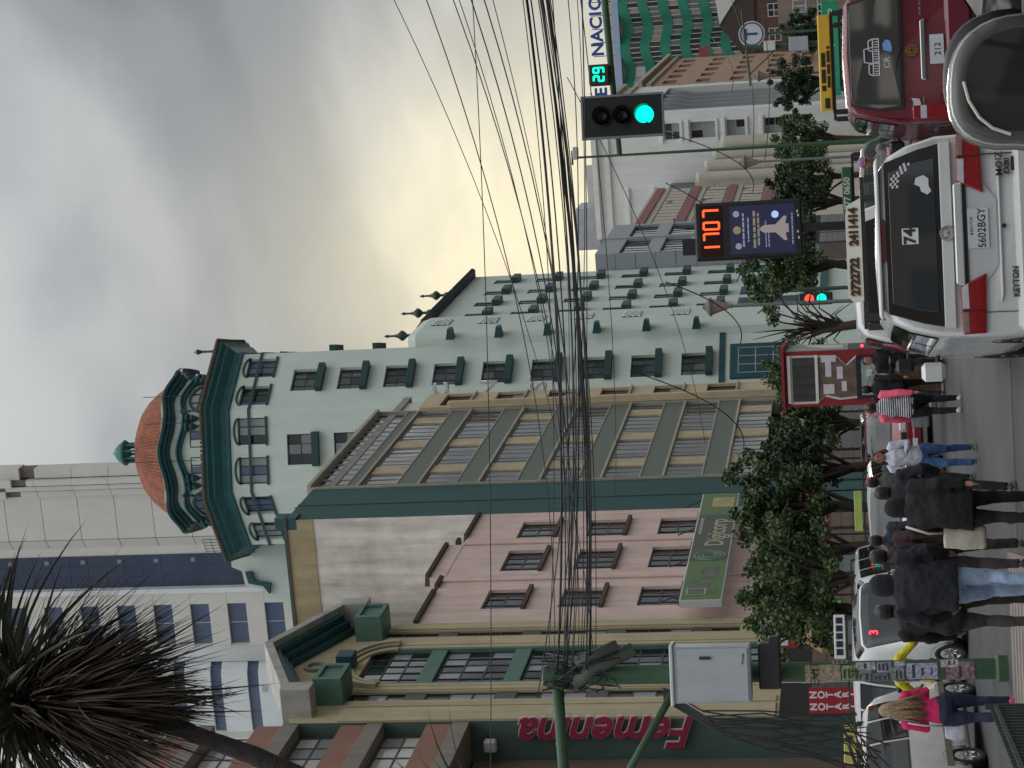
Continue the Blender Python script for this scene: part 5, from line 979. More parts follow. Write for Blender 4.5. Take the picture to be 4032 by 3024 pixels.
class Car:
    def __init__(s, root, L, W, H_, belt, wg=.86, lean=.16, nose=.0, hood=.92, under=.22, wsl=.75, rear_round=.05, sedan=False):
        s.r, s.L, s.W, s.H, s.belt, s.lean, s.under = root, L, W, H_, belt, lean, under
        w = W/2; st = []
        # (y, width factor, roof z, belt z, greenhouse width factor)
        f = L-nose; bw = f-.42 if not sedan else f-.95
        tr = L*.06
        st += [(0, .955, H_-.05, belt, wg*.97), (.05, .985, H_-.015, belt, wg*.99), (.16, 1, H_, belt, wg)]
        if sedan: st = [(0, .93, hood+.02, hood-.12, .9), (.08, .98, hood+.06, hood-.1, .92), (.55, 1, hood+.09, hood-.06, .92), (1.15, 1, H_-.04, belt, wg), (1.5, 1, H_, belt, wg)]
        st += [(L*.3, 1, H_+.01, belt, wg), (L*.55, 1, H_, belt, wg), (bw-wsl-.1, 1, H_-.03, belt, wg), (bw-wsl*.6, 1, H_-.16-(.1 if sedan else 0), belt, wg), (bw-.02, 1, hood+.06, hood-.05, .9), (bw+.08, .995, hood+.01, hood-.1, .9)]
        if sedan: st += [(bw+.55, .99, hood-.04, hood-.14, .88)]
        st += [(L-.12, .94, hood-.14, hood-.24, .86), (L-.02, .88, hood-.24, hood-.32, .84), (L, .84, hood-.3, hood-.38, .82)]
        s.st = [(y, w*k, zr, min(zb, zr-.06), w*g) for y, k, zr, zb, g in st]
    def sec(s, y):
        S = s.st; i = 0
        while i < len(S)-2 and y > S[i+1][0]: i += 1
        a, b = S[i], S[i+1]; t = 0 if b[0] == a[0] else min(1, max(0, (y-a[0])/(b[0]-a[0]))); _, w, zr, zb, g = [p+(q-p)*t for p, q in zip(a, b)]
        u = s.under; dz = zr-zb; mid = (u+zb)/2
        half = [(w*.86, u), (w*.965, u+.05), (w*.995, u+.22), (w, mid+.05), (w*.98, zb), (w*.5+g*.5-.01, zb+dz*.5) if dz > .3 else (w*.95, zb+dz*.3), (g*.98, zr-min(.1, dz*.4)), (g*.82, zr-min(.025, dz*.15)), (0, zr)]
        ring = [(-x, z) for x, z in half]+[(x, z) for x, z in half[-2::-1]]
        sh = s.lean*max(0, 1-y/.7); return [(x, y+sh*max(0, z-s.belt), z) for x, z in ring]
    def pt(s, y, k):
        r = s.sec(y); i = min(NS-2, int(k)); t = k-i; a, b = r[i], r[i+1]; return Vector([p+(q-p)*t for p, q in zip(a, b)])
    def body(s, m, name='body'):
        mb = MB(); ys = sorted({q[0] for q in s.st} | {s.L*i/16 for i in range(1, 16)}); mb.loft([s.sec(y) for y in ys], True, True)
        o = mb.ob(name, m, s.r, smooth=True); 
        for p in o.data.polygons:
            if len(p.vertices) > 4: p.use_smooth = False
        return o
    def patch(s, name, m, y0, y1, k0, k1, off=.008, ny=8, nk=6, par=None):
        rows = []; e = .02
        for i in range(ny+1):
            y = y0+(y1-y0)*i/ny; row = []
            for j in range(nk+1):
                k = k0+(k1-k0)*j/nk; p = s.pt(y, k); n = (s.pt(min(s.L, y+e), k)-s.pt(y-e, k)).cross(s.pt(y, min(16, k+.05))-s.pt(y, max(0, k-.05))); n = n.normalized() if n.length > 1e-9 else Vector((0, 0, 1))
                if n.z*.3+(n.x if p.x > 0 else -n.x) < 0 and abs(p.x) > .1: n = -n
                elif abs(p.x) <= .1 and n.z < 0: n = -n
                row.append(p+n*off)
            rows.append(row)
        return MB().loft(rows, closed=False).ob(name, m, par or s.r, smooth=True, fix=False)
    def side_windows(s, spans, m=None, lo=4.12, hi=5.86, frame=trim):
        for sd in (0, 1):
            for a, b in spans:
                k0, k1 = (lo, hi) if sd == 0 else (16-lo, 16-hi)
                s.patch('window_trim', frame, a-.025, b+.025, k0-(.07 if sd == 0 else -.07), k1+(.06 if sd == 0 else -.06), .006); s.patch('side_window', m or car_glass, a, b, k0, k1, .012)
    def windshield(s, m=None):
        bw = [q for q in s.st if q[0] > s.L*.55+.01]; y0, y1 = bw[0][0]+.05, bw[2][0]-.03
        s.patch('windshield_trim', trim, y0-.03, y1+.03, 6.15, 9.85, .004, 10, 10); s.patch('windshield', m or car_glass, y0, y1, 6.3, 9.7, .012, 10, 10)
    def ry(s, z): return s.lean*max(0, z-s.belt)
    def rear(s, name, pts, m, proud=.012, back=.03, par=None, bevel=0, y=0):
        mb = MB(); n = len(pts); A = [(x, s.ry(z)-proud+y, z) for x, z in pts]; B = [(x, s.ry(z)+back+y, z) for x, z in pts]
        return mb.loft([A, B], True, True).ob(name, m, par or s.r, bevel=bevel)
    def wheels(s, y0, y1, rad=.3, rim=None):
        tm = MB().lathe([(rad*.62, -.09), (rad*.9, -.1), (rad, -.07), (rad, .07), (rad*.9, .1), (rad*.62, .09), (rad*.62, -.09)], 24, axis='x', cap=False).mesh('tyre', tyre_m, True)
        rb = MB().lathe([(.0, .05), (.05, .07), (.07, .05), (rad*.55, .04), (rad*.63, .085)], 24, axis='x', cap=False)
        for i in range(7): a = 2*pi*i/7; c_, s_ = cos(a), sin(a); rb.tube([(.055, .05*c_, .05*s_), (.075, rad*.58*c_, rad*.58*s_)], .022, 5)
        rm = rb.mesh('rim', rim or mat('alloy', (.45, .45, .46), .3, .1, metal=.8), True)
        for y in (y0, y1):
            for sd in (-1, 1):
                ar = MB(); n = 14; x = sd*(s.W/2+.004)
                ar.loft([[(x-sd*.1, y+q*cos(pi*i/n), rad+q*sin(pi*i/n)) for i in range(n+1)] for q in (rad*.6, rad*1.18)], closed=False); ar.loft([[(xx, y+rad*1.18*cos(pi*i/n), rad+rad*1.18*sin(pi*i/n)) for i in range(n+1)] for xx in (x, x-sd*.25)], closed=False); ar.ob('wheel_arch', trim, s.r, fix=False)
                w_ = bpy.data.objects.new('wheel', None); COL.objects.link(w_); w_.parent = s.r; w_.location = (sd*(s.W/2-.09), y, rad); w_.rotation_euler = (0, 0, 0 if sd > 0 else pi); w_.empty_display_size = .1
                link('tyre', tm, w_); link('rim', rm, w_)
    def bumper(s, m, front=True, back=True, z0=.25, z1=.5):
        w = s.W/2
        for on, y, d in ((back, -.05, 1), (front, s.L+.04, -1)):
            if on: MB().cbox(-w*.96, w*.96, min(y, y+d*.22), max(y, y+d*.22), z0, z1, .045).ob('bumper', m, s.r, smooth=False)
    def front_kit(s, zl=.72, glow=None, grille=True):
        w = s.W/2; y = s.L
        for sd in (-1, 1): MB().cbox(sd*w*.62-.17, sd*w*.62+.17, y-.16, y+.012, zl-.09, zl+.09, .03).ob('headlight', glow if glow else clear_lens, s.r); MB().cbox(sd*w*.9-.06, sd*w*.9+.06, y-.22, y-.03, zl-.07, zl+.07, .02).ob('indicator', amber, s.r)
        if grille: MB().cbox(-w*.38, w*.38, y-.06, y+.016, zl-.08, zl+.06, .02).ob('grille', trim, s.r); MB().cbox(-.05, .05, y, y+.03, zl-.04, zl+.03, .01).ob('badge', chrome, s.r)
        MB().box(-.17, .17, y+.045, y+.052, .36, .48).ob('plate', plate_m, s.r)
    def rear_kit(s, zl=.9, zt=1.15, wl=.16, plate='', zp=.6):
        w = s.W/2
        for sd in (-1, 1):
            lb = s.rear('tail_light', [(sd*(w*.94), zl-.2), (sd*(w*.94), zt), (sd*(w*.94-wl), zt), (sd*(w*.94-wl), zl-.2)], red_lens, .02, .06, bevel=.012); s.rear('reverse_lens', [(sd*(w*.94-.01), zl-.02), (sd*(w*.94-.01), zl+.06), (sd*(w*.94-wl+.01), zl+.06), (sd*(w*.94-wl+.01), zl-.02)], clear_lens, .024, .03, par=lb)
        s.rear('plate', [(-.17, zp-.07), (.17, zp-.07), (.17, zp+.07), (-.17, zp+.07)], plate_m, .02, .0)
        if plate: text('plate_number', plate, .1, plate_t, s.r, (0, -.025, zp-.01), ext=.001)
    def mirrors(s, y, z, m):
        for sd in (-1, 1):
            o = MB().cbox(sd*(s.W/2+.14)-.09, sd*(s.W/2+.14)+.09, y-.06, y+.06, z-.11, z+.11, .035).ob('wing_mirror', m, s.r); MB().tube([(sd*(s.W/2-.06), y+.02, z-.05), (sd*(s.W/2+.08), y, z-.04)], .025, 6).ob('mirror_arm', trim, o)
    def rack(s, y0, y1, h=.1):
        z = s.H
        for y in (y0, y1):
            MB().box(-s.W*.36, s.W*.36, y-.02, y+.02, z+h-.015, z+h+.02).ob('rack_bar', trim, s.r)
            for sd in (-1, 1): MB().box(sd*s.W*.35-.03, sd*s.W*.35+.03, y-.03, y+.03, z-.06, z+h-.016).ob('rack_foot', trim, s.r)
    def board(s, y, z0, w, h, m, txt, tm, size, back=False, lines=None):
        p = MB().cbox(-w/2, w/2, y-.02, y+.02, z0, z0+h, .012).ob('roof_board', m, s.r)
        for k, t in enumerate(lines or ([txt] if txt else [])): text('board_text', t, size, tm, p, (0, y-.024 if not back else y+.024, z0+h*(.5 if not lines else .72-.44*k)), (R(90), 0, 0 if not back else pi), ext=.002, bold=.003)
def keyton():
    c = dep(3600, 931, 17.0); r = thing('white_minivan', 'white minivan seen from behind with number 74 sticker and roof board', 'minivan', (c.x, 17, 0), R(2.4))
    C = Car(r, 4.2, 1.66, 1.54, 1.06, wg=.83, lean=.17, hood=.86, under=.2); C.body(white_p); C.side_windows(((.3, 1.35), (1.45, 2.35), (2.42, 3.05))); C.windshield(); C.wheels(.72, 3.4, .29)
    C.bumper(white_d, z0=.2, z1=.46); C.mirrors(3.12, 1.03, white_p)
    blk = mat('window_band_black', (.012, .012, .013), .12, 0, spec=.6)
    C.rear('rear_window_band', [(-.735, 1.04), (.735, 1.04), (.70, 1.2), (.61, 1.47), (-.61, 1.47), (-.70, 1.2)], blk, .008, .03, bevel=.004)
    g = C.rear('rear_window', [(-.62, 1.075), (.62, 1.075), (.60, 1.2), (.53, 1.435), (-.53, 1.435), (-.60, 1.2)], mat('rear_glass', (.035, .04, .044), .03, .0, spec=1.0), .012, .02, bevel=.003)
    C.rear('stop_light', [(-.19, 1.478), (.15, 1.478), (.15, 1.512), (-.19, 1.512)], mat('dark_red_lens', (.12, .008, .012), .2, .1), .03, .02, bevel=.004)
    C.rear('spoiler_lip', [(-.66, 1.512), (.66, 1.512), (.63, 1.545), (-.63, 1.545)], white_p, .05, .14, bevel=.015)
    C.rear('upper_trim', [(-.74, 1.035), (.74, 1.035), (.75, .945), (-.75, .945)], white_p, .014, .02, bevel=.006)
    C.rear('chrome_garnish', [(-.42, .862), (.42, .862), (.40, .935), (-.40, .935)], mat('garnish_silver', (.78, .78, .78), .18, .02, metal=.5), .035, .02, bevel=.012); C.rear('garnish_shade_strip', [(-.41, .835), (.41, .835), (.41, .86), (-.41, .86)], trim, .016, .02)  # black strip stands in for the shade under the garnish
    C.rear('plate_recess', [(-.26, .60), (.27, .60), (.40, .70), (.41, .833), (-.41, .833), (-.40, .70)], mat('recess_white', (.6, .61, .62), .35, .03), .004, .02)
    # boot panel swelling below the window: two pressed ribs
    C.rear('pressing', [(-.56, .585), (.57, .585), (.50, .565), (-.49, .565)], white_p, .018, .02, bevel=.008); C.rear('pressing', [(-.72, .40), (.72, .40), (.70, .375), (-.70, .375)], white_p, .022, .02, bevel=.01)
    for sd in (-1, 1):
        o = C.rear('tail_light', [(sd*.802, .715), (sd*.805, .895), (sd*.42, .905), (sd*.32, .70)], red_lens, .03, .05, bevel=.012); C.rear('clear_strip', [(sd*.60, .84), (sd*.60, .892), (sd*.43, .896), (sd*.40, .845)], clear_lens, .034, .04, par=o); C.rear('outer_clear', [(sd*.79, .845), (sd*.792, .888), (sd*.63, .891), (sd*.63, .85)], mat('smoke_lens', (.28, .2, .18), .2, .2, 20, coat=.6), .034, .04, par=o)
        C.rear('lens_divider', [(sd*.612, .71), (sd*.612, .9), (sd*.62, .9), (sd*.62, .71)], trim, .036, .04, par=o); C.rear('tailgate_gap', [(sd*.63, .2), (sd*.63, .705), (sd*.636, .705), (sd*.636, .2)], trim, .006, .02)
    p = C.rear('number_plate', [(-.12, .662), (.20, .662), (.20, .828), (-.12, .828)], plate_m, .014, .0, bevel=.003); pt = .032
    text('plate_number', '5602BGY', .088, plate_t, p, (.04, -.017, .718), ext=.001, sx=.93); text('plate_country', 'BOLIVIA', .032, plate_t, p, (.06, -.017, .800), ext=.001, space=1.3)
    b = MB().lathe([(.048, -.012), (.062, -.012), (.062, -.026), (.048, -.026), (.048, -.012)], 24, (.01, -.004, .99), False, axis='y').ob('emblem', chrome, r); MB().prism([(-.03, 1.015), (-.01, .962), (.01, .985), (.03, .962), (.05, 1.015), (.036, 1.015), (.028, .985), (.01, 1.005), (-.008, .985), (-.016, 1.015)], -.03, -.014).ob('emblem_mark', chrome, b)
    bt = mat('badge_dark', (.06, .06, .065), .3, 0, metal=.5)
    text('badge', 'KEYTON', .062, bt, r, (-.40, -.022, .47), ext=.004, bold=.002); text('badge', 'MOIZ', .078, bt, r, (.545, -.022, .565), ext=.004, bold=.001); text('badge', 'EX80', .058, bt, r, (.52, -.022, .505), ext=.004, bold=.002, shear=.2); MB().box(.49, .60, -.022, -.012, .452, .472).ob('badge_bar', bt, r); MB().lathe([(.018, -.015), (.018, -.022), (0, -.023)], 12, (.05, 0, .545), False, axis='y').ob('lock', trim, r)
    st = C.rear('number_sticker', [(-.06, 1.215), (.07, 1.215), (.07, 1.345), (-.06, 1.345)], mat('sticker_white', (.66, .68, .66), .6, .08), .016, -.008, par=g); text('sticker_number', '74', .13, trim, st, (.005, C.ry(1.28)-.019, 1.28), (R(90-9), 0, 0), ext=.001, bold=.004)
    ck = MB(); wht_s = mat('sticker_pale', (.6, .6, .62), .6, .1)
    for i in range(9):
        for j in range(4):
            if (i+j) % 2 == 0: x, z = .40+.022*i, 1.36+.018*j-.012*i*(1 if i > 4 else .3); ck.add([(x, C.ry(z)-.0165, z), (x+.022, C.ry(z)-.0165, z-.004), (x+.022, C.ry(z+.018)-.0165, z+.014), (x, C.ry(z+.018)-.0165, z+.018)], ((0, 1, 2, 3),))
    ck.ob('chequered_sticker', wht_s, g, fix=False)
    C.rear('figure_sticker', [(.33, 1.13), (.36, 1.10), (.40, 1.12), (.46, 1.12), (.49, 1.16), (.47, 1.22), (.42, 1.23), (.40, 1.19), (.36, 1.18)], wht_s, .0165, -.01, par=g)
    MB().tube([(.1, -.0, 1.075), (-.15, .01, 1.09), (-.42, .02, 1.10)], .009, 5).ob('wiper', trim, r)
    C.rack(.75, 2.1, .1); pb = MB().prism([(-.44, 1.66), (.42, 1.66), (.36, 1.775), (.28, 1.79), (-.40, 1.79), (-.46, 1.74)], .70, .735).ob('roof_board', mat('board_cream', (.66, .65, .58), .5, .05), r); gold = mat('board_gold', lin(150, 110, 50), .5, .05)
    for x, t in ((-.24, '2722722'), (.18, '2411414')):
        text('board_outline', t, .098, gold, pb, (x-.003, .692, 1.722), ext=.002, bold=.008, sx=.92); text('board_text', t, .098, trim, pb, (x, .688, 1.722), ext=.002, bold=.0035, sx=.92)
keyton()
def red_van():
    c = dep(3500, 205, 24.7); r = thing('red_van', 'dark red van seen from behind with truck decal on rear window', 'van', (c.x, 24.7, 0), R(-3)); rp = paint('red_paint', (.155, .012, .028))
    C = Car(r, 4.4, 1.70, 1.76, 1.12, wg=.84, lean=.14, hood=.95, under=.24); C.body(rp); C.side_windows(((.35, 1.5), (1.6, 2.5), (2.58, 3.2))); C.windshield(); C.wheels(.8, 3.5, .31); C.bumper(rp, z0=.26, z1=.58); C.mirrors(3.3, 1.12, rp)
    g = C.rear('rear_window', [(-.63, 1.10), (.65, 1.10), (.645, 1.35), (.58, 1.66), (.5, 1.68), (-.5, 1.68), (-.58, 1.66), (-.65, 1.35)], mat('rear_glass', (.035, .04, .044)), .014, .03, bevel=.006)
    C.rear('window_seal', [(-.665, 1.075), (.675, 1.075), (.67, 1.35), (.60, 1.69), (-.60, 1.69), (-.67, 1.35)], trim, .006, .03, bevel=.004)
    C.rear('chrome_garnish', [(-.36, .81), (.36, .81), (.34, .868), (-.34, .868)], chrome, .03, .02, bevel=.01); MB().lathe([(.05, -.02), (.07, -.02), (.07, -.03), (.05, -.03), (.05, -.02)], 20, (0, 0, .965), False, axis='y').ob('emblem_ring', mat('gold_badge', (.6, .42, .15), .2, .05, metal=1), r); MB().lathe([(.02, -.02), (.04, -.02), (.04, -.032), (.02, -.032), (.02, -.02)], 14, (0, 0, .965), False, axis='y').ob('emblem_core', MATS['gold_badge'], r)
    for sd in (-1, 1):
        o = C.rear('tail_light', [(sd*.80, .55), (sd*.80, .98), (sd*.63, .98), (sd*.63, .55)], red_lens, .02, .06, bevel=.012); C.rear('reverse_lens', [(sd*.79, .82), (sd*.79, .89), (sd*.64, .89), (sd*.64, .82)], clear_lens, .024, .03, par=o)
    C.rear('plate', [(-.17, .60), (.17, .60), (.17, .76), (-.17, .76)], plate_m, .02, 0); text('plate_number', '212', .1, plate_t, r, (.0, -.024, .67), ext=.001)
    dc = mat('decal_white', (.62, .62, .66), .6, .1); d = MB()    # outline drawing of trucks
    def ln(a, b, w_=.007): d.tube([(a[0], C.ry(a[1])-.018, a[1]), (b[0], C.ry(b[1])-.018, b[1])], w_, 4)
    for x0, k in ((-.12, 1), (-.26, .7), (.02, .7)):
        z0, z1 = 1.34, 1.34+.17*k; x1 = x0+.15*k+.04
        for a, b in (((x0, z0), (x1, z0)), ((x0, z0+.07), (x1, z0+.07)), ((x0+.02, z1), (x1-.02, z1)), ((x0, z0), (x0, z0+.07)), ((x1, z0), (x1, z0+.07)), ((x0, z0+.07), (x0+.02, z1)), ((x1, z0+.07), (x1-.02, z1))): ln(a, b)
        for j in range(5): ln((x0+.02+.03*j, z0+.01), (x0+.02+.03*j, z0+.06), .006)
    d.ob('truck_decal', dc, g); text('decal_text', 'CR', .1, dc, g, (-.12, C.ry(1.25)-.02, 1.25), (R(82), 0, 0), ext=.001); C.rear('map_decal', [(.0, 1.2), (.05, 1.19), (.13, 1.21), (.15, 1.26), (.1, 1.3), (.03, 1.29)], mat('decal_blue', lin(110, 160, 210), .6, 0), .018, -.01, par=g)
    C.rear('face_sticker', [(-.68, .90), (-.62, .88), (-.56, .90), (-.55, .99), (-.59, .97), (-.65, .97), (-.69, .99)], dc, .018, 0); marks(r, -.70, -.54, .85, .022, -.016, chrome); marks(r, .40, .60, .86, .022, -.016, chrome)
    MB().tube([(.05, -.01, 1.08), (-.06, -.015, 1.13), (-.25, .0, 1.16)], .01, 5).ob('wiper', trim, r)
    C.rack(.9, 2.2, .12); C.board(.86, 1.90, 1.16, .15, mat('board_yellow', lin(214, 176, 52), .5, .08), '', trim, .09, lines=None)
    marks(r, -.34, .12, 1.995, .05, .838, trim); marks(r, -.3, .2, 1.935, .035, .838, trim); marks(r, -.55, -.36, 1.96, .06, .838, trim)
    MB().cbox(-1.0, -.86, 3.2, 3.3, 1.0, 1.2, .03).ob('wing_mirror', trim, r)
red_van()
def generic(name, label, cat, x, y, rz, L, W, H_, belt, col, spans=None, board=None, glow=None, group=None, sedan=False, rearwin=True, plate='', hood=.9, rad=.3):
    r = thing(name, label, cat, (x, y, 0), rz, group); C = Car(r, L, W, H_, belt, hood=hood, sedan=sedan, wg=.84 if not sedan else .74, wsl=.7); C.body(col); C.side_windows(spans or ((.35, L*.33), (L*.36, L*.55), (L*.58, L*.72))); C.windshield(); C.wheels(L*.18, L*.82, rad); C.bumper(col if col != white_d else trim, z0=.24, z1=.48); C.front_kit(.7, glow); C.mirrors(L*.75, belt+.05, trim)
    if not sedan:
        w = W/2; C.rear('rear_window', [(-w*.76, belt+.04), (w*.76, belt+.04), (w*.72, H_-.3), (w*.64, H_-.1), (-w*.64, H_-.1), (-w*.72, H_-.3)], car_glass, .014, .03, bevel=.006); C.rear_kit(belt-.12, belt+.12, .14, plate, .62)
    else: C.rear_kit(.72, .88, .3, plate, .55)
    return r, C
r, C = generic('white_taxi_van', 'white minivan taxi standing in front of the number 74 minivan', 'minivan', dep(3500, 1368, 23.0).x+.83, 23.0, R(1), 4.4, 1.68, 1.74, 1.1, white_p)
r, C = generic('silver_estate', 'silver estate car with roof rails queueing ahead of the white taxi', 'car', dep(3400, 1010, 40).x, 40, R(-3), 4.3, 1.7, 1.62, 1.02, mat('silver_paint', (.42, .43, .43), .3, .05, coat=.5)); C.rack(.9, 2.0)
r, C = generic('green_board_taxi', 'dark green taxi carrying a green telephone board on its roof', 'taxi', dep(3420, 745, 31.0).x, 31.0, R(-2), 4.3, 1.68, 1.58, 1.0, paint('green_paint', (.02, .045, .032))); C.rack(1.0, 2.1); C.board(.95, 1.70, .8, .15, mat('board_green', lin(50, 92, 62), .5, .1), '777 0650', mat('board_pale', (.6, .64, .58), .5, 0), .13)
r, C = generic('white_board_van', 'white van with green union board on its roof ahead of the red van', 'van', dep(3330, 170, 33).x, 33, R(-4), 4.4, 1.7, 1.72, 1.1, white_d); C.rack(.9, 2.0, .08); C.board(.8, 1.82, 1.5, .26, mat('board_emerald', lin(20, 140, 104), .5, .06), 'Sind. Unión y Progreso', mat('board_lemon', lin(206, 214, 150), .5, 0), .135)
hl = emit('headlight_on', (1, .8, .42), 2.2)
r, C = generic('white_minibus', 'white minibus with lit headlights and red route display facing the crossing', 'minibus', -6.72, 40.75, R(220), 4.4, 1.72, 2.03, 1.2, white_p, glow=hl, group=None)
text('route_display', '3', .22, emit('led_red', (1, .04, .06), 5), r, (.45, 3.72, 1.62), (R(90), 0, pi), ext=.003, bold=.004); C.rack(1.2, 2.6, .08); C.board(2.9, 2.14, .95, .2, mat('board_cream', (.6, .6, .6)), None, plate_t, .13, back=True); [MB().box(-.4+.17*i, -.27+.17*i, 2.921, 2.926, 2.18, 2.30).ob('print_mark', plate_t, r) for i in range(5)]
bar = MB(); 
for x in (-.6, .6): bar.tube([(x, 4.42, .3), (x, 4.58, .35), (x, 4.58, .8), (x, 4.44, .85)], .03, 8)
for z in (.38, .6, .8): bar.tube([(-.6, 4.58, z), (.6, 4.58, z)], .028, 8)
bar.ob('bull_bar', trim, r, smooth=True)
r, C = generic('white_route_van', 'white van with yellow 340 roof board passing behind the blonde pedestrian', 'van', -6.95, 31.9, R(-12), 4.5, 1.72, 1.92, 1.14, white_d, rad=.31); C.rack(1.0, 2.8, .06); mat('board_ochre', lin(196, 186, 96), .5, .1)
yb = C.board; pbv = MB().cbox(.52, .545, 1.3, 2.9, 1.98, 2.18, .01).ob('side_board', mat('board_ochre', (.5, .5, .3)), r); text('board_text', '340', .17, trim, pbv, (.55, 2.3, 2.08), (R(90), 0, R(90)), ext=.002, bold=.005)
for sd in (-1, 1): MB().box(sd*.86, sd*.872, .4, 4.0, .52, .62).ob('side_moulding', mat('moulding_brown', (.16, .13, .1), .5, .3, 8), r)
r, C = generic('white_estate', 'white estate with pale green roof board behind the hooded walkers', 'car', -2.65, 46.2, R(174), 4.4, 1.7, 1.62, 1.05, white_d); C.rack(1.3, 2.4, .07); C.board(2.5, 1.74, .85, .16, mat('board_lime', lin(150, 166, 84), .5, .12), None, trim, .1, back=True)
r, C = generic('white_high_van', 'white high roofed van queueing behind the minibus', 'van', -4.9, 50.5, R(172), 4.5, 1.72, 1.98, 1.2, white_p); C.rack(1.0, 2.6, .06)
r, C = generic('grey_jeep', 'grey off-road car with black grille between two women crossing', 'car', dep(3450, 1735, 60).x, 64, R(177), 4.5, 1.84, 1.72, 1.12, mat('grey_paint', (.13, .145, .15), .3, .05, coat=.5), hood=1.12, rad=.37); MB().cbox(-.62, .62, 4.44, 4.53, .62, .98, .02).ob('wide_grille', trim, r); MB().cbox(-.8, .8, 4.4, 4.62, .38, .58, .03).ob('steel_bumper', trim, r)
r, C = generic('red_pickup', 'red small truck behind the walker with the red cap', 'truck', -1.55, 55, R(176), 4.2, 1.65, 1.6, 1.05, paint('truck_red', (.2, .02, .025)))
r, C = generic('dark_sedan', 'dark blue saloon queueing beyond the silver estate', 'car', dep(3400, 900, 50).x, 50, R(-6), 4.4, 1.72, 1.44, .92, paint('dark_blue_paint', (.018, .024, .04)), sedan=True)
r, C = generic('white_saloon', 'white saloon queueing beyond the dark blue one', 'car', dep(3400, 820, 59).x, 59, R(-9), 4.4, 1.72, 1.46, .92, white_d, sedan=True)
def near_car():
    # the car standing closest on the right: its left door, roof and mirror reach into view
    r = thing('silver_car', 'silver car with roof rail and big door mirror beside the red van', 'car', (1.73, 2.6, 0), R(.5)); sp = mat('silver_metallic', (.40, .40, .38), .3, .04, coat=.6, metal=.3)
    C = Car(r, 4.3, 1.74, 1.53, .98, wg=.92, hood=.95); C.body(sp); C.side_windows(((.5, 1.4), (1.5, 2.35), (2.42, 3.05)), frame=trim); C.windshield(); C.wheels(.8, 3.45, .31); C.rear_kit(.85, 1.05, .2); C.bumper(sp, z0=.22, z1=.5)
    C.rear('rear_window', [(-.6, 1.02), (.6, 1.02), (.5, 1.42), (-.5, 1.42)], car_glass, .014, .03)
    for sd in (-1, 1): MB().tube([(sd*.72, .6, 1.47), (sd*.72, .8, 1.555), (sd*.72, 2.3, 1.56), (sd*.72, 2.55, 1.49)], .022, 8).ob('roof_rail', mat('rail_silver', (.6, .6, .56), .25, .03, metal=.6), r, smooth=True)
    # door mirror: rounded shell, pale rim painting in the edge highlight, dark glass turned to the driver
    cx, cy, cz = -1.05, 2.42, 1.345; W2, H2 = .155, .165
    def ell(k, y): return [(cx-(.05*k if sin(t) < 0 else 0)*abs(sin(t))+W2*k*(abs(cos(t))**.75)*(1 if cos(t) > 0 else -1), cy+y, cz+H2*k*(abs(sin(t))**.8)*(1 if sin(t) > 0 else -1)-.018*cos(t)) for t in [2*pi*j/32 for j in range(32)]]
    m = MB().loft([ell(.93, -.045), ell(1.0, -.03), ell(1.02, .0), ell(.97, .05), ell(.8, .1), ell(.5, .135), ell(.1, .15)], True, True).ob('door_mirror', mat('mirror_shell', (.10, .10, .095), .25, .05, coat=.6), r, smooth=True)
    MB().loft([ell(.93, -.047), ell(.985, -.052), ell(.985, -.04), ell(.93, -.04)]).ob('mirror_highlight_rim', mat('rail_silver', (.6, .6, .56)), m, smooth=True); MB().loft([ell(.965, -.049), ell(.86, -.062), ell(.74, -.056)]).ob('mirror_bezel', MATS['mirror_shell'], m, smooth=True, fix=False); dx, dz = .055, .012; MB().loft([[(x+dx, y+.16, z+dz) for x, y, z in ell(k_, y_)] for k_, y_ in ((.9, -.03), (.95, 0), (.86, .06), (.5, .1))], True, True).ob('mirror_cap', trim, m, smooth=True); MB().tube([(cx-.128, cy-.064, cz+.03), (cx-.112, cy-.064, cz+.07), (cx-.085, cy-.064, cz+.1), (cx-.045, cy-.064, cz+.122), (cx, cy-.064, cz+.132)], .004, 6).ob('indicator_strip', mat('strip_pale', (.7, .68, .6), .2, 0), m)
    MB().add(ell(.78, -.0575), [tuple(range(32))]).ob('mirror_glass', mat('mirror_dark', (.03, .03, .03), .04, 0, metal=.0, spec=1), m, fix=False)
    MB().tube([(-.84, cy-.01, cz-.06), (-.95, cy, cz-.06)], .05, 8).ob('mirror_arm', trim, m)
near_car()
# ================================================================== people
skin = mat('skin', lin(158, 112, 88), .5, .08, 6)
_tex = bpy.data.textures.new('folds', 'CLOUDS'); _tex.noise_scale = .13; _tex.noise_depth = 2
def cloth(name, col, **k): return mat('cloth_'+name, col, .9, k.get('var', .14), 9, .25, 160)
def stripes(name, a, b, n):
    m = bpy.data.materials.new(name); m.use_nodes = True; t = m.node_tree; p = t.nodes['Principled BSDF']; p.inputs['Roughness'].default_value = .9
    tc_ = t.nodes.new('ShaderNodeTexCoord'); wv = t.nodes.new('ShaderNodeTexWave'); wv.bands_direction = 'Z'; wv.inputs['Scale'].default_value = n; wv.inputs['Distortion'].default_value = .6; wv.inputs['Detail Scale'].default_value = 1.5
    rp = t.nodes.new('ShaderNodeValToRGB'); rp.color_ramp.elements[0].position = .45; rp.color_ramp.elements[0].color = (*a, 1); rp.color_ramp.elements[1].position = .55; rp.color_ramp.elements[1].color = (*b, 1)
    t.links.new(tc_.outputs['Object'], wv.inputs['Vector']); t.links.new(wv.outputs['Fac'], rp.inputs[0]); t.links.new(rp.outputs[0], p.inputs['Base Color']); return m
def ellring(c, rx, ry, n=14, tilt=0): return [(c[0]+rx*cos(2*pi*j/n), c[1]+ry*sin(2*pi*j/n), c[2]+tilt*ry*sin(2*pi*j/n)) for j in range(n)]
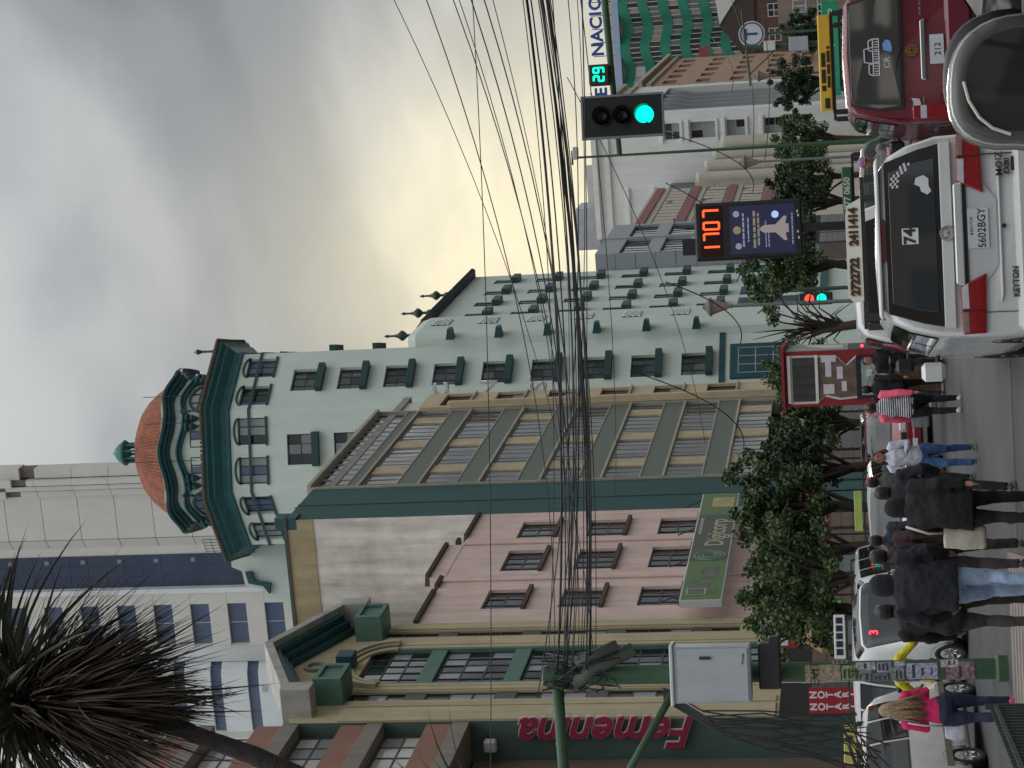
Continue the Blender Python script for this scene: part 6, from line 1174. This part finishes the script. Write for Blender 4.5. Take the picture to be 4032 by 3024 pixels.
def soft(o, vox, sm=3, fold=0):
    m = o.modifiers.new('r', 'REMESH'); m.mode = 'VOXEL'; m.voxel_size = vox; m.use_smooth_shade = True
    if sm: q = o.modifiers.new('s', 'SMOOTH'); q.iterations = sm; q.factor = .5
    if fold: d = o.modifiers.new('d', 'DISPLACE'); d.texture = _tex; d.strength = fold; d.mid_level = .5
    return o
def person(label, x, y, face, h, top, legs_m, shoes_m, hair_m=None, stride=.28, phase=1, bulk=1.0, arms='swing', hood=False, long_hair=0, coat=0, cap=None, headturn=0, hunch=0, sleeves=None, hips=1.0, bag=None, face_on=False, skin_m=None, bun=False, jacket_front=None):
    """face: heading in degrees, 0 = away from the camera, 180 = towards it"""
    r = thing('person', label, 'person', (x, y, 0), R(-face)); k = h/1.70; sk = skin_m or skin; V = Vector
    hz = .90*k; sz = 1.40*k; lean = V((0, .03+hunch*.10, 0)); hipw = .095*k*hips; shw = .175*k*bulk
    neck = V((0, lean.y*1.0, 1.45*k)); head = V((0, lean.y*1.2+hunch*.06, 1.585*k-hunch*.05))
    L = {}
    for sd in (-1, 1):
        f = sd*phase; hip = V((sd*hipw, 0, hz)); ank = V((sd*hipw*.9, f*stride*.5*k, .075*k if f > 0 else .10*k)); kn = (hip+ank)/2+V((0, .05*k+(.02 if f < 0 else .03), .01)); L[sd] = (hip, kn, ank)
    A = {}
    for sd in (-1, 1):
        sh = V((sd*shw, lean.y*.9, sz-.01)); f = -sd*phase
        if arms == 'swing': el = sh+V((sd*.05, -.03+.10*f, -.29*k)); ha = el+V((sd*.0, .06+.10*f, -.25*k))
        elif arms == 'front': el = sh+V((sd*.06, .02, -.28*k)); ha = el+V((-sd*.10, .22, .03))
        elif arms == 'pocket': el = sh+V((sd*.10, -.06, -.27*k)); ha = el+V((-sd*.06, .12, -.20*k))
        elif arms == 'out': el = sh+V((sd*.20, .05, -.22*k)); ha = el+V((sd*.02, .2, -.10*k))
        A[sd] = (sh, el, ha)
    # ---- body: one continuous skin surface (core, limbs, head, hands)
    b = MB()
    b.loft([ellring((0, 0, hz-.05), .1*k, .07*k), ellring((0, .01, 1.1*k), .1*k, .07*k), ellring((0, lean.y, sz), .12*k, .06*k), ellring((0, lean.y, sz+.04), .05, .05), ellring(neck, .05*k, .052*k), ellring(head-V((0, -.0, .09)), .05*k, .055*k)], True, True)
    hd = [(-.115, .02, .025), (-.105, .045, .05), (-.07, .062, .075), (-.02, .072, .09), (.03, .076, .096), (.07, .07, .088), (.10, .045, .06), (.115, .012, .015)]
    b.loft([ellring((head.x, head.y+(.014 if z < -.05 else 0), head.z+z*k), rx*k, ry*k, 16) for z, rx, ry in hd], True, True)
    b.loft([ellring((0, head.y+.088*k+e, head.z+z), w_, w_*1.3, 8) for z, w_, e in ((.012, .006, -.012), (-.012, .011, -.004), (-.03, .015, .002), (-.038, .012, -.006))], True, True)
    for sd in (-1, 1):
        b.loft([ellring((sd*.076*k, head.y-.005, head.z+z), .012, .02, 8) for z in (-.03, 0, .028)], True, True)
        sh, el, ha = A[sd]; b.tube([sh, el, ha], [.03*k, .024*k, .02*k], 8); hip, kn, an = L[sd]; b.tube([hip, kn-V((0, .012, 0)), an], [.05*k, .03*k, .026*k], 8)
        d = (ha-el).normalized(); side = V((sd, 0, 0)); pal = ha+d*.045; b.tube([ha-d*.02, ha+d*.01, pal, ha+d*.085], [.021, .027, .033, .028], 8, sq=.55)
        inw = V((-sd*.3, .35, -.1))
        for q, (off, ln_) in enumerate(((-.026, .062), (-.009, .074), (.009, .07), (.025, .055))):
            s0 = ha+d*.085+V((0, off, 0)); m0 = s0+d*ln_*.5+inw*.012; b.tube([s0-d*.02, m0, m0+d*ln_*.42+inw*.035], [.0095, .0088, .0075], 6)
        t0 = ha+d*.03+V((0, .028, 0)); b.tube([t0, t0+d*.03+V((-sd*.01, .028, 0)), t0+d*.062+V((-sd*.02, .034, 0))], [.012, .0105, .008], 6)
    o = b.ob('body', sk, r, smooth=True); soft(o, .011, 2)
    if face_on:
        for sd in (-1, 1): MB().lathe([(.0, .004), (.009, .002), (.012, 0)], 8, (sd*.031*k, head.y+.083*k, head.z+.012), axis='y').ob('eye', mat('eye_dark', (.02, .015, .012), .2, 0), r); MB().tube([(sd*.014, head.y+.09*k, head.z+.036), (sd*.034, head.y+.087*k, head.z+.04), (sd*.05, head.y+.075*k, head.z+.033)], .004, 5).ob('eyebrow', mat('eye_dark', (.02, .015, .012)), r)
        MB().tube([(-.024, head.y+.083*k, head.z-.058), (0, head.y+.092*k, head.z-.056), (.024, head.y+.083*k, head.z-.058)], [.003, .007, .003], 6).ob('lips', mat('lips', (.34, .12, .11), .4, 0), r)
    # ---- trousers
    t = MB(); t.loft([ellring((0, 0, hz-.10), .135*k*hips, .105*k*hips), ellring((0, -.01, hz-.02), .165*k*hips, .125*k*hips), ellring((0, 0, hz+.08), .155*k*hips, .11*k*hips), ellring((0, .01, hz+.17), .14*k, .10*k)], True, True)
    for sd in (-1, 1):
        hip, kn, an = L[sd]; t.tube([hip+V((0, 0, .02)), hip.lerp(kn, .35), kn, kn.lerp(an, .4)+V((0, -.02, 0)), an+V((0, 0, .0))], [.098*k*hips, .092*k*hips, .066*k, .06*k, .052*k], 12)
    soft(t.ob('trousers', legs_m, r, smooth=True), .014, 2, .034)
    for sd in (-1, 1):
        an = L[sd][2]; s = MB(); z = an.z-.075*k; y0 = an.y; pts = [(-.085, .032, .055), (-.06, .04, .085), (0, .042, .085), (.06, .045, .06), (.12, .046, .045), (.165, .034, .035), (.185, .012, .02)]
        s.loft([[(an.x+w_*cos(a), y0+yy, z+.004+max(0, sin(a))*hh+(.0 if sin(a) > -.5 else 0)) for a in [2*pi*j/12 for j in range(12)]] for yy, w_, hh in pts], True, True); so_ = s.ob('shoe', shoes_m, r, smooth=True)
        if sd*phase < 0: so_.location = (0, 0, 0)
        MB().loft([[(an.x+w_*1.06*cos(a), y0+yy, z+(.004 if sin(a) < 0 else .02)) for a in [2*pi*j/12 for j in range(12)]] for yy, w_, hh in pts], True, True).ob('sole', mat('sole_pale', (.5, .5, .48), .7, .1), so_)
    # ---- top
    c = MB(); bw = .165*k*bulk; bd = .115*k*bulk; bot = hz-.06-coat
    rings = [((0, 0, bot), bw*1.04*(1+coat*.4), bd*1.08*(1+coat*.4)), ((0, 0, hz+.05), bw*1.02*max(1, hips), bd*1.06*max(1, hips)), ((0, .005, hz+.2), bw*.95, bd), ((0, lean.y*.6, 1.24*k), bw*1.08, bd*1.08), ((0, lean.y*.9, 1.36*k), bw*1.12, bd*.98), ((0, lean.y*.95, 1.425*k), bw*.85, bd*.74), ((0, lean.y, 1.47*k), .075*k, .072*k), ((0, lean.y*1.05, 1.50*k), .062*k, .066*k)]
    c.loft([ellring(*q) for q in rings], True, True)
    if not sleeves:
        for sd in (-1, 1):
            sh, el, ha = A[sd]; d = (ha-el).normalized(); c.tube([sh+V((-sd*.05, 0, .01)), sh+V((sd*.01, 0, -.02)), sh.lerp(el, .5), el, el.lerp(ha, .5), ha-d*.0], [v*k*(.8+.2*bulk) for v in (.075, .08, .066, .06, .052, .044)], 12)
    soft(c.ob('jacket' if not sleeves else 'top', top, r, smooth=True), .015, 2, .05)
    if sleeves:
        for sd in (-1, 1):
            sh, el, ha = A[sd]; d = (ha-el).normalized(); soft(MB().tube([sh+V((-sd*.06, 0, .03)), sh+V((sd*.015, 0, -.01)), sh.lerp(el, .5), el, el.lerp(ha, .5), ha], [v*k*(.8+.2*bulk) for v in (.07, .086, .072, .064, .054, .045)], 12).ob('sleeve', sleeves, r, smooth=True), .014, 3, .02)
    # ---- head wear and hair
    if hood: 
        hb = MB(); hb.loft([ellring((0, head.y-.03, head.z+z), rx*k, ry*k, 16) for z, rx, ry in ((-.19, .10, .10), (-.12, .105, .115), (-.03, .112, .128), (.05, .108, .125), (.105, .08, .095), (.135, .03, .04))], True, True); soft(hb.ob('hood', top, r, smooth=True), .014, 3, .015)
    elif hair_m:
        hb = MB(); hb.loft([ellring((0, head.y-.016, head.z+z), rx*k, ry*k, 16) for z, rx, ry in ((-.07, .06, .06), (-.04, .078, .085), (.02, .085, .1), (.07, .08, .098), (.11, .056, .07), (.13, .015, .02))], True, True)
        for p_ in range(len(hb.v)):     # keep the face clear
            vx, vy, vz = hb.v[p_]
            if vy > head.y+.035 and vz < head.z+.06: hb.v[p_] = (vx, head.y+.02, vz)
        if bun: hb.loft([ellring((0, head.y-.1, head.z+.03+z), q, q, 10) for z, q in ((-.05, .01), (-.03, .038), (0, .048), (.03, .038), (.05, .01))], True, True)
        soft(hb.ob('hair', hair_m, r, smooth=True), .012, 2, .012)
        if long_hair:
            q = random.Random(int(abs(x*100)))
            lm = MB()
            for i in range(54):
                a = R(q.uniform(150, 390)) if not face_on else R(q.choice((q.uniform(165, 215), q.uniform(325, 375)))); rr = q.uniform(.06, .085); x0, y0 = rr*cos(a), head.y-.02+rr*1.05*sin(a); e = long_hair*q.uniform(.75, 1.1); j = q.gauss(0, .02)
                lm.tube([(x0*.7, y0*.9+.002, head.z+.08), (x0*1.1, y0-.01, head.z-.02), (x0*1.5+j, y0-.05 if not face_on else y0+.02, head.z-e*.5), (x0*1.6+j*2, y0-.055 if not face_on else y0+.06, head.z-e)], [.012, .018, .017, .006], 5)
            o_ = lm.ob('long_hair', hair_m, r, smooth=True); o_['kind'] = 'stuff'
    if cap:
        cb = MB(); cb.loft([ellring((0, head.y-.005, head.z+z), rx*k, ry*k, 16) for z, rx, ry in ((.03, .084, .105), (.06, .084, .104), (.10, .066, .085), (.128, .02, .03))], True, True); cb.loft([[(w_*cos(a), head.y+.09+yy*.8, head.z+.035-yy*.1+(.004 if a < pi else -.004)) for a in (0, .01, pi-.01, pi, pi+.01, 2*pi-.01)] for yy, w_ in ((0, .075), (.05, .07), (.09, .045))], True, True); cb.ob('cap', cap, r, smooth=True)
    if bag: bag(r, k, A, hz, sz)
    return r
blk = cloth('black', (.009, .009, .0105)); chr_ = cloth('charcoal', (.014, .0155, .02)); nav = cloth('navy', (.02, .024, .038)); brn = cloth('brown', (.042, .036, .03)); mar = cloth('maroon', (.05, .018, .022)); gry = cloth('olive_grey', (.055, .058, .053)); pk = cloth('pink', lin(206, 40, 100)); pk2 = cloth('coral', lin(240, 98, 126)); jean = cloth('blue_jeans', lin(60, 88, 136), var=.25); ljean = cloth('pale_jeans', lin(150, 172, 200), var=.18); djean = cloth('dark_jeans', lin(38, 46, 70)); whc = cloth('white', (.55, .56, .64)); yel = cloth('hi_vis', lin(206, 196, 40)); sneak = mat('sneaker_white', (.55, .55, .53), .7, .15, 20); dsh = mat('dark_shoe', (.03, .028, .027), .6, .2); psh = mat('pink_shoe', lin(210, 60, 130), .6, .2)
hblk = mat('black_hair', (.014, .012, .011), .45, .3, 30); hbln = mat('blonde_hair', lin(150, 128, 98), .5, .35, 40, tint=lin(70, 56, 40)); hbrn = mat('brown_hair', (.03, .018, .012), .45, .3, 30)
def tote(col, x, y, z0, z1, w=.14, strap=True):
    def f(r, k, A, hz, sz):
        o = MB(); o.loft([ellring((x, y, z), w*q, .06*q, 12) for z, q in ((z0, .8), (z0+.03, 1), ((z0+z1)/2, 1.05), (z1, .85))], True, True); b_ = o.ob('shoulder_bag', col, r, smooth=True); soft(b_, .014, 2, .02)
        if strap: MB().tube([(x+(.05 if x < 0 else -.05), y, z1-.02), (x*.75, y*.4-.1, (z1+sz)/2), (x*.55, .0, sz+.06)], .012, 6).ob('strap', col, b_, smooth=True)
    return f
def backpack(col):
    def f(r, k, A, hz, sz):
        o = MB(); o.loft([ellring((0, -.17, z), .16*q, .11*q, 14) for z, q in ((hz+.02, .75), (hz+.06, 1), (1.2, 1.05), (1.36, .9), (1.42, .6))], True, True); b_ = o.ob('backpack', col, r, smooth=True); soft(b_, .016, 3, .02)
        MB().cbox(-.1, .1, -.305, -.27, hz+.1, hz+.26, .02).ob('front_pocket', col, b_); MB().box(-.03, .03, -.31, -.3, 1.18, 1.22).ob('patch', mat('patch_grey', (.25, .25, .26), .7, 0), b_)
        for sd in (-1, 1): MB().tube([(sd*.09, -.1, 1.4), (sd*.1, .02, 1.46), (sd*.11, .12, 1.36)], .022, 6).ob('strap', col, b_)
    return f
def at(px, py, D=None):
    if D is None: g = gnd(px, py); return g.x, g.y
    return dep(px, py, D).x, D
person('blonde pedestrian in pink top and dark jeans beside the poster pole', *at(4004, 2790), -8, 1.63, pk, djean, psh, hbln, .3, 1, .95, 'front', long_hair=.42, hips=1.12, bag=tote(whc, -.25, .06, .62, .86, .12))
person('pedestrian in yellow vest largely hidden behind the poster pole', *at(3906, 2636), 15, 1.62, yel, blk, dsh, hblk, .3, -1, 1.05, 'out')
person('hooded walker in charcoal hoodie and pale blue jeans', *at(3500, 2312, 21.0), 4, 1.72, chr_, ljean, sneak, None, .42, -1, 1.5, 'pocket', hood=True, hunch=.5)
person('walker in dark coat and brown trousers beside the charcoal hoodie', *at(3500, 2412, 22.3), 0, 1.66, blk, brn, dsh, hblk, .44, 1, 1.4, 'swing', hips=1.15, coat=.05, hunch=.35)
person('walker in maroon jacket carrying a black backpack', *at(3500, 2192, 23.2), 3, 1.68, mar, brn, dsh, hblk, .38, 1, 1.15, 'swing', bag=backpack(blk))
person('walker in black padded jacket between the long coat and the red cap', *at(3500, 1945, 24.5), 8, 1.6, chr_, blk, dsh, hblk, .36, -1, 1.2, 'pocket', hunch=.3)
person('small walker in navy jacket ahead of the backpack', *at(3500, 2128, 30.5), 0, 1.66, nav, nav, dsh, hblk, .3, 1, 1.1, 'swing')
person('black hooded walker in long coat with pale tote bag', *at(3500, 2012, 20.4), 6, 1.55, blk, blk, dsh, None, .34, 1, 1.28, 'swing', hood=True, hunch=.9, coat=.06, bag=tote(mat('tote_cream', lin(190, 182, 165), .85, .12, 4), -.29, .05, .58, .98, .12))
person('walker in olive grey jacket wearing a red cap', *at(3842, 1888), 12, 1.66, gry, blk, dsh, hblk, .34, -1, 1.25, 'swing', cap=mat('cap_red', lin(190, 30, 50), .8, .1))
person('woman in white sleeves, dark vest and blue jeans facing the camera', *at(3850, 1788), 186, 1.56, whc, jean, dsh, hbrn, .36, 1, .98, 'front', long_hair=.34, face_on=True, hips=1.12, sleeves=whc, bag=lambda r, k, A, hz, sz: soft(MB().loft([ellring((0, .0, z), .165*q, .125*q) for z, q in ((hz+.1, .98), (1.1, 1), (1.28, 1.02), (1.33, .9))], True, False).ob('vest', nav, r, smooth=True), .014, 2, .01))
person('woman with coral sleeves and a black and white striped top', *at(3788, 1590), 4, 1.62, stripes('striped_top', (.015, .016, .03), (.6, .6, .64), 8.5), blk, sneak, hbrn, .22, 1, 1.15, 'swing', sleeves=pk2, hips=1.15, bun=True, bag=tote(mat('bag_grey', (.16, .17, .19), .8, .15, 6), -.27, .02, .55, .85, .11, False))
person('walker all in black crossing before the red kiosk', *at(3722, 1524), 10, 1.66, blk, blk, mat('brown_shoe', (.09, .05, .045), .6, .2), hblk, .5, 1, 1.25, 'swing', hunch=.2)
person('dark haired person in black standing by the kiosk corner', dep(3500, 1420, 41.6).x, 41.6, 160, 1.62, blk, chr_, dsh, hblk, .1, 1, 1.1, 'front')
person('person with a mauve knitted hat standing beyond the red van', *at(3450, 640, 29.5), 170, 1.6, cloth('grey', (.2, .2, .21)), blk, dsh, None, .1, 1, 1.1, 'pocket', cap=mat('hat_mauve', lin(150, 110, 150), .9, .2, 30))
